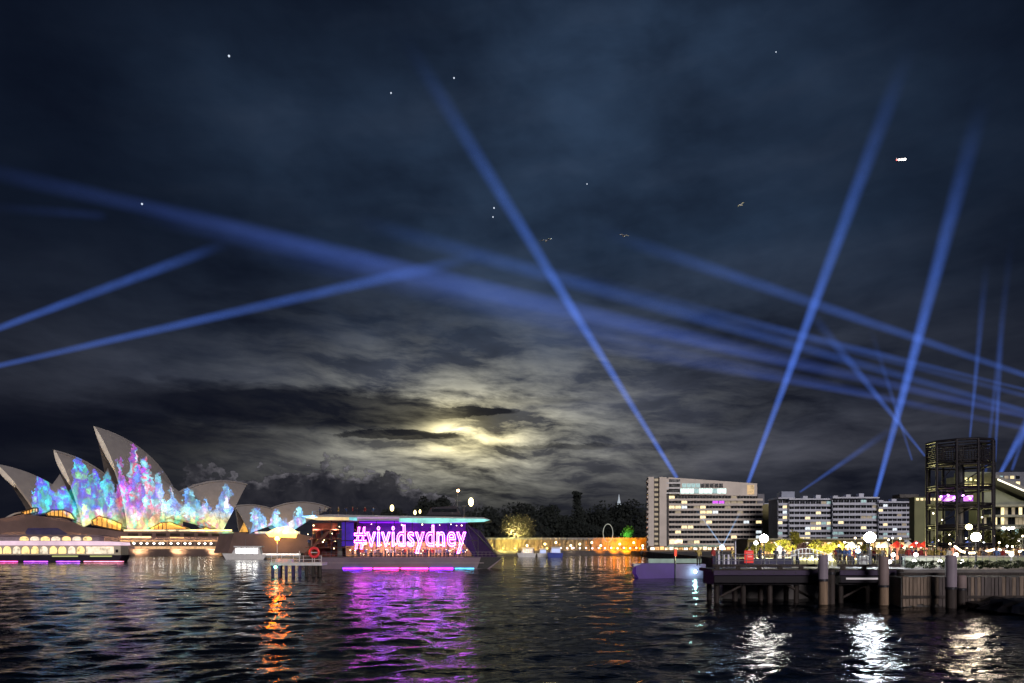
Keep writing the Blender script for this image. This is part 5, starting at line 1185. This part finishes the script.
# construction lights on the quay roofs left of the terminal
# ================================================================ SEARCHLIGHT BEAMS (lit air: thin cones of faintly glowing haze)
def beam_mat(name, strength, fade0, fade1, r0, r1, col):
    m = bpy.data.materials.new(name); m.use_nodes = True; t = m.node_tree; t.nodes.clear()
    tc_ = t.nodes.new('ShaderNodeTexCoord'); gx, gy, gz = sep(t, tc_.outputs['Generated'])
    rr = gz * (r1 / r1 - r0 / r1) + r0 / r1
    u, v = (gx - .5) * 2, (gy - .5) * 2; rad = (u * u + v * v).sqrt() / rr
    prof = (1.0 - rad * rad).max(0); prof = prof * (prof * .8 + .4); along = (1.0 - gz.step(fade1, 1.0)) * (1.0 - gz * .6)
    if fade0 > 0: along = along * gz.step(-.001, fade0)
    e = t.nodes.new('ShaderNodeEmission'); e.inputs[0].default_value = (*col, 1)
    nz = noise(t, vec(t, gz * 11, gx * 1.3, gy * 1.3), 1, 4, .65) * 1.5 + .25
    link(t, prof * along * nz * (r0 / r1 / rr) * (strength / r0), e.inputs[1])
    o = t.nodes.new('ShaderNodeOutputMaterial'); t.links.new(e.outputs[0], o.inputs['Volume']); return m
BLUE = (.085, .21, .88); VIOL = (.10, .20, .85)
def beam(a, b, w0, w1, s, label, f0=0.0, f1=.35, col=BLUE):
    """a, b = (px, py, distance); w = width in px at each end"""
    A, B = V(*a), V(*b); r0 = w0 / 2 / F * a[2]; r1 = w1 / 2 / F * b[2]; L_ = (B - A).length; n = 20
    if r0 > r1: A, B, r0, r1 = B, A, r1, r0; rev = True
    else: rev = False
    mb = MB(); vs = [(r * math.cos(2 * math.pi * i / n), r * math.sin(2 * math.pi * i / n), z) for r, z in ((r0, 0), (r1, L_)) for i in range(n)]
    mb.add(vs, [(i, (i + 1) % n, (i + 1) % n + n, i + n) for i in range(n)] + [tuple(range(n - 1, -1, -1)), tuple(range(n, 2 * n))])
    o = put('light_shaft', mb.mesh('light_shaft', beam_mat('lit_air', s, f0, f1, r0, r1, col)), None, A)
    o.rotation_euler = (B - A).to_track_quat('Z', 'Y').to_euler(); tag(o, label, 'light beam', 'searchlight shafts'); return o
beam((677, 478, 385), (398, 28, 560), 5.5, 27, .30, 'blue beam rising steeply to the upper left from the left part of the hotel roof', 0, .0)
beam((748, 483, 385), (912, 40, 560), 5.5, 27, .30, 'blue beam rising steeply to the right from the right end of the hotel roof', 0, .0)
beam((874, 502, 350), (985, 90, 520), 5.5, 27, .30, 'blue beam rising to the upper right from the apartment roofs', 0, .0)
beam((1060, 387, 420), (585, 226, 760), 7, 22, .105, 'upper long blue beam slanting down to the right edge', 0, .45)
beam((1060, 421, 420), (340, 216, 1000), 7, 26, .085, 'middle long blue beam slanting from the right edge past the moon glow', 0, .45)
beam((1060, 424, 400), (120, 205, 1300), 7, 36, .085, 'lower long blue beam reaching across to the left above the opera house', 0, .35, VIOL)
beam((900, 380, 500), (-60, 160, 1400), 8, 26, .030, 'broadest faint violet beam crossing nearly the whole sky', .12, .55, VIOL)
beam((880, 385, 500), (330, 262, 900), 10, 26, .06, 'short broad violet beam low in the middle of the sky', .15, .55, VIOL)
beam((1060, 436, 420), (430, 300, 900), 6, 28, .05, 'lowest hazy violet beam of the central bundle', 0, .3, VIOL)
beam((1060, 405, 430), (520, 262, 900), 6, 20, .05, 'faint blue beam just above the middle long beam', 0, .3)
beam((760, 372, 600), (200, 232, 1200), 14, 44, .035, 'wide hazy violet beam low across the centre, brightest above the moon glow', .2, .4, VIOL)
beam((1060, 398, 430), (660, 300, 800), 4, 14, .06, 'thin blue beam between the upper and the middle long beams', 0, .3)
beam((950, 410, 500), (500, 330, 900), 6, 18, .05, 'thin low violet beam under the central bundle', .1, .4, VIOL)
beam((985, 480, 300), (1012, 230, 420), 3, 12, .05, 'faint leaning beam near the right edge, just right of the thin upright beams', 0, .1)
beam((1012, 470, 280), (1060, 330, 380), 4, 14, .06, 'thin beam at the far right edge, rising from the terminal roof', 0, .2)
beam((-60, 350, 420), (236, 240, 640), 7.5, 17, .16, 'upper of the two bright beams entering from the left edge', 0, .6)
beam((-60, 379, 420), (500, 252, 800), 6.5, 19, .17, 'lower of the two bright beams entering from the left edge', 0, .60)
beam((925, 456, 380), (800, 300, 520), 3, 16, .12, 'thin beam leaning left beside the top of the steel tower', 0, .35)
beam((912, 460, 380), (868, 320, 520), 3, 10, .05, 'faintest thin beam leaning left above the steel tower', 0, .2)
beam((970, 437, 300), (987, 255, 400), 3, 12, .075, 'thin upright beam above the middle of the steel tower', 0, .2)
beam((995, 462, 300), (1003, 300, 400), 3, 10, .075, 'thin upright beam above the right of the steel tower', 0, .2)
beam((1000, 474, 260), (1044, 392, 330), 5, 16, .12, 'short wide beam rising from the terminal roof at the right edge', 0, .3)
beam((800, 492, 350), (905, 420, 430), 3, 13, .07, 'short faint beam leaning right from the pale lift tower', 0, .3)
beam((-40, 205, 900), (110, 216, 900), 16, 14, .018, 'short very faint beam at the upper left edge', 0.1, .3, VIOL)
beam((722, 546, 66.3), (692, 503, 70), 1.2, 3.5, .35, 'thin pale beam leaning left from the blue white lamp before the hotel', 0, .2, (.35, .6, 1))
beam((722.5, 546, 66.3), (744, 505, 70), 1.2, 3.5, .35, 'thin pale beam leaning right from the blue white lamp before the hotel', 0, .2, (.35, .6, 1))

# ================================================================ THINGS IN THE SKY
st = lit('star_white', (.75, .85, 1), .9)
for i, (px, py, s, lab) in enumerate(((229, 56, 1.1, 'star at the upper left, brightest of the stars'), (391, 93, .8, 'faint star left of the steep hotel beam'), (454, 78, .8, 'faint star right of the faint top end of the steep beam'), (142, 204, 1.0, 'star above the broad beam on the left'), (494, 208, .8, 'upper of the two stars touching the steep beam'),
                                   (493, 217, .7, 'lower of the two stars touching the steep beam'), (587, 184, .6, 'very faint star right of the steep beam'), (776, 52, .6, 'very faint star high in the right half'))):
    D_ = 3000.0; o = MB().ball((0, 0, 0), s * 1.0 / F * D_, 8).build('star', st); o.location = V(px, py, D_); tag(o, lab, 'star', 'stars')
def gull(px, py, D_, lab, sc, rot):
    r = empty('gull', V(px, py, D_), lab, 'bird', 'gulls lit from below', rot)
    g = mat('gull_white', (.65, .65, .65), .7, .1)
    bd = MB(); n = 8; pr_ = [(-.28, .005), (-.22, .035), (-.08, .07), (.06, .075), (.15, .045), (.21, .042), (.26, .02), (.30, .004)]
    vs = [(y, rr * math.cos(t), rr * math.sin(t)) for y, rr in pr_ for t in [2 * math.pi * i / n for i in range(n)]]
    bd.add(vs, [(j * n + i, j * n + (i + 1) % n, (j + 1) * n + (i + 1) % n, (j + 1) * n + i) for j in range(len(pr_) - 1) for i in range(n)], 0, True)
    for s in (-1, 1):
        wv = [(.10, s * .05, .03), (-.08, s * .05, .03), (.13, s * .30, .20), (-.06, s * .30, .20), (.02, s * .66, .06), (-.03, s * .64, .06)]
        vs = wv + [(a_, b_, c_ - .012) for a_, b_, c_ in wv]
        bd.add(vs, [(0, 1, 3, 2), (2, 3, 5, 4), (7, 6, 8, 9), (9, 8, 10, 11), (0, 2, 8, 6), (2, 4, 10, 8), (1, 7, 9, 3), (3, 9, 11, 5), (4, 5, 11, 10)])
    o = bd.build('body', g, None); o.parent = r; r.scale = (sc, sc, sc)
gull(546, 241, 75, 'gull with raised wings right beside the steep beam', 1.0, 1.2); gull(624, 236, 80, 'gull at the left end of the upper long beam', .9, 1.9); gull(741, 205, 85, 'gull gliding left of the right hotel beam', .9, .4)
pl = empty('aircraft', V(901, 160, 1500), 'tiny aircraft with bright landing lights at the upper right', 'aircraft')
b = MB(); n = 8
for y, rr in ((0, 0),): pass
b.tube((-9, 0, 0), (8, 0, 0), 1.1, 1.0, 10); b.ball((8, 0, 0), 1.0, 8); local(pl, b, 'fuselage', white_paint)
local(pl, MB().plan([(2, 0), (-3, 9), (-5, 9), (-3, 0), (-5, -9), (-3, -9)], -.3, .1), 'wing', white_paint); local(pl, MB().prism([(-9, .5), (-6, .8), (-9, 4), (-10, 4)], -.15, .15), 'tail_fin', white_paint)
local(pl, MB().tube((-6, -2, -.6), (8, -2, .6), 1.5, 1.9, 10), 'landing_light', lit('landing_white', (1, .95, .92), 6)); local(pl, MB().ball((-9.5, -2, -.8), 1.3, 8), 'tail_light', lit('tail_red', (1, .15, .12), 3))
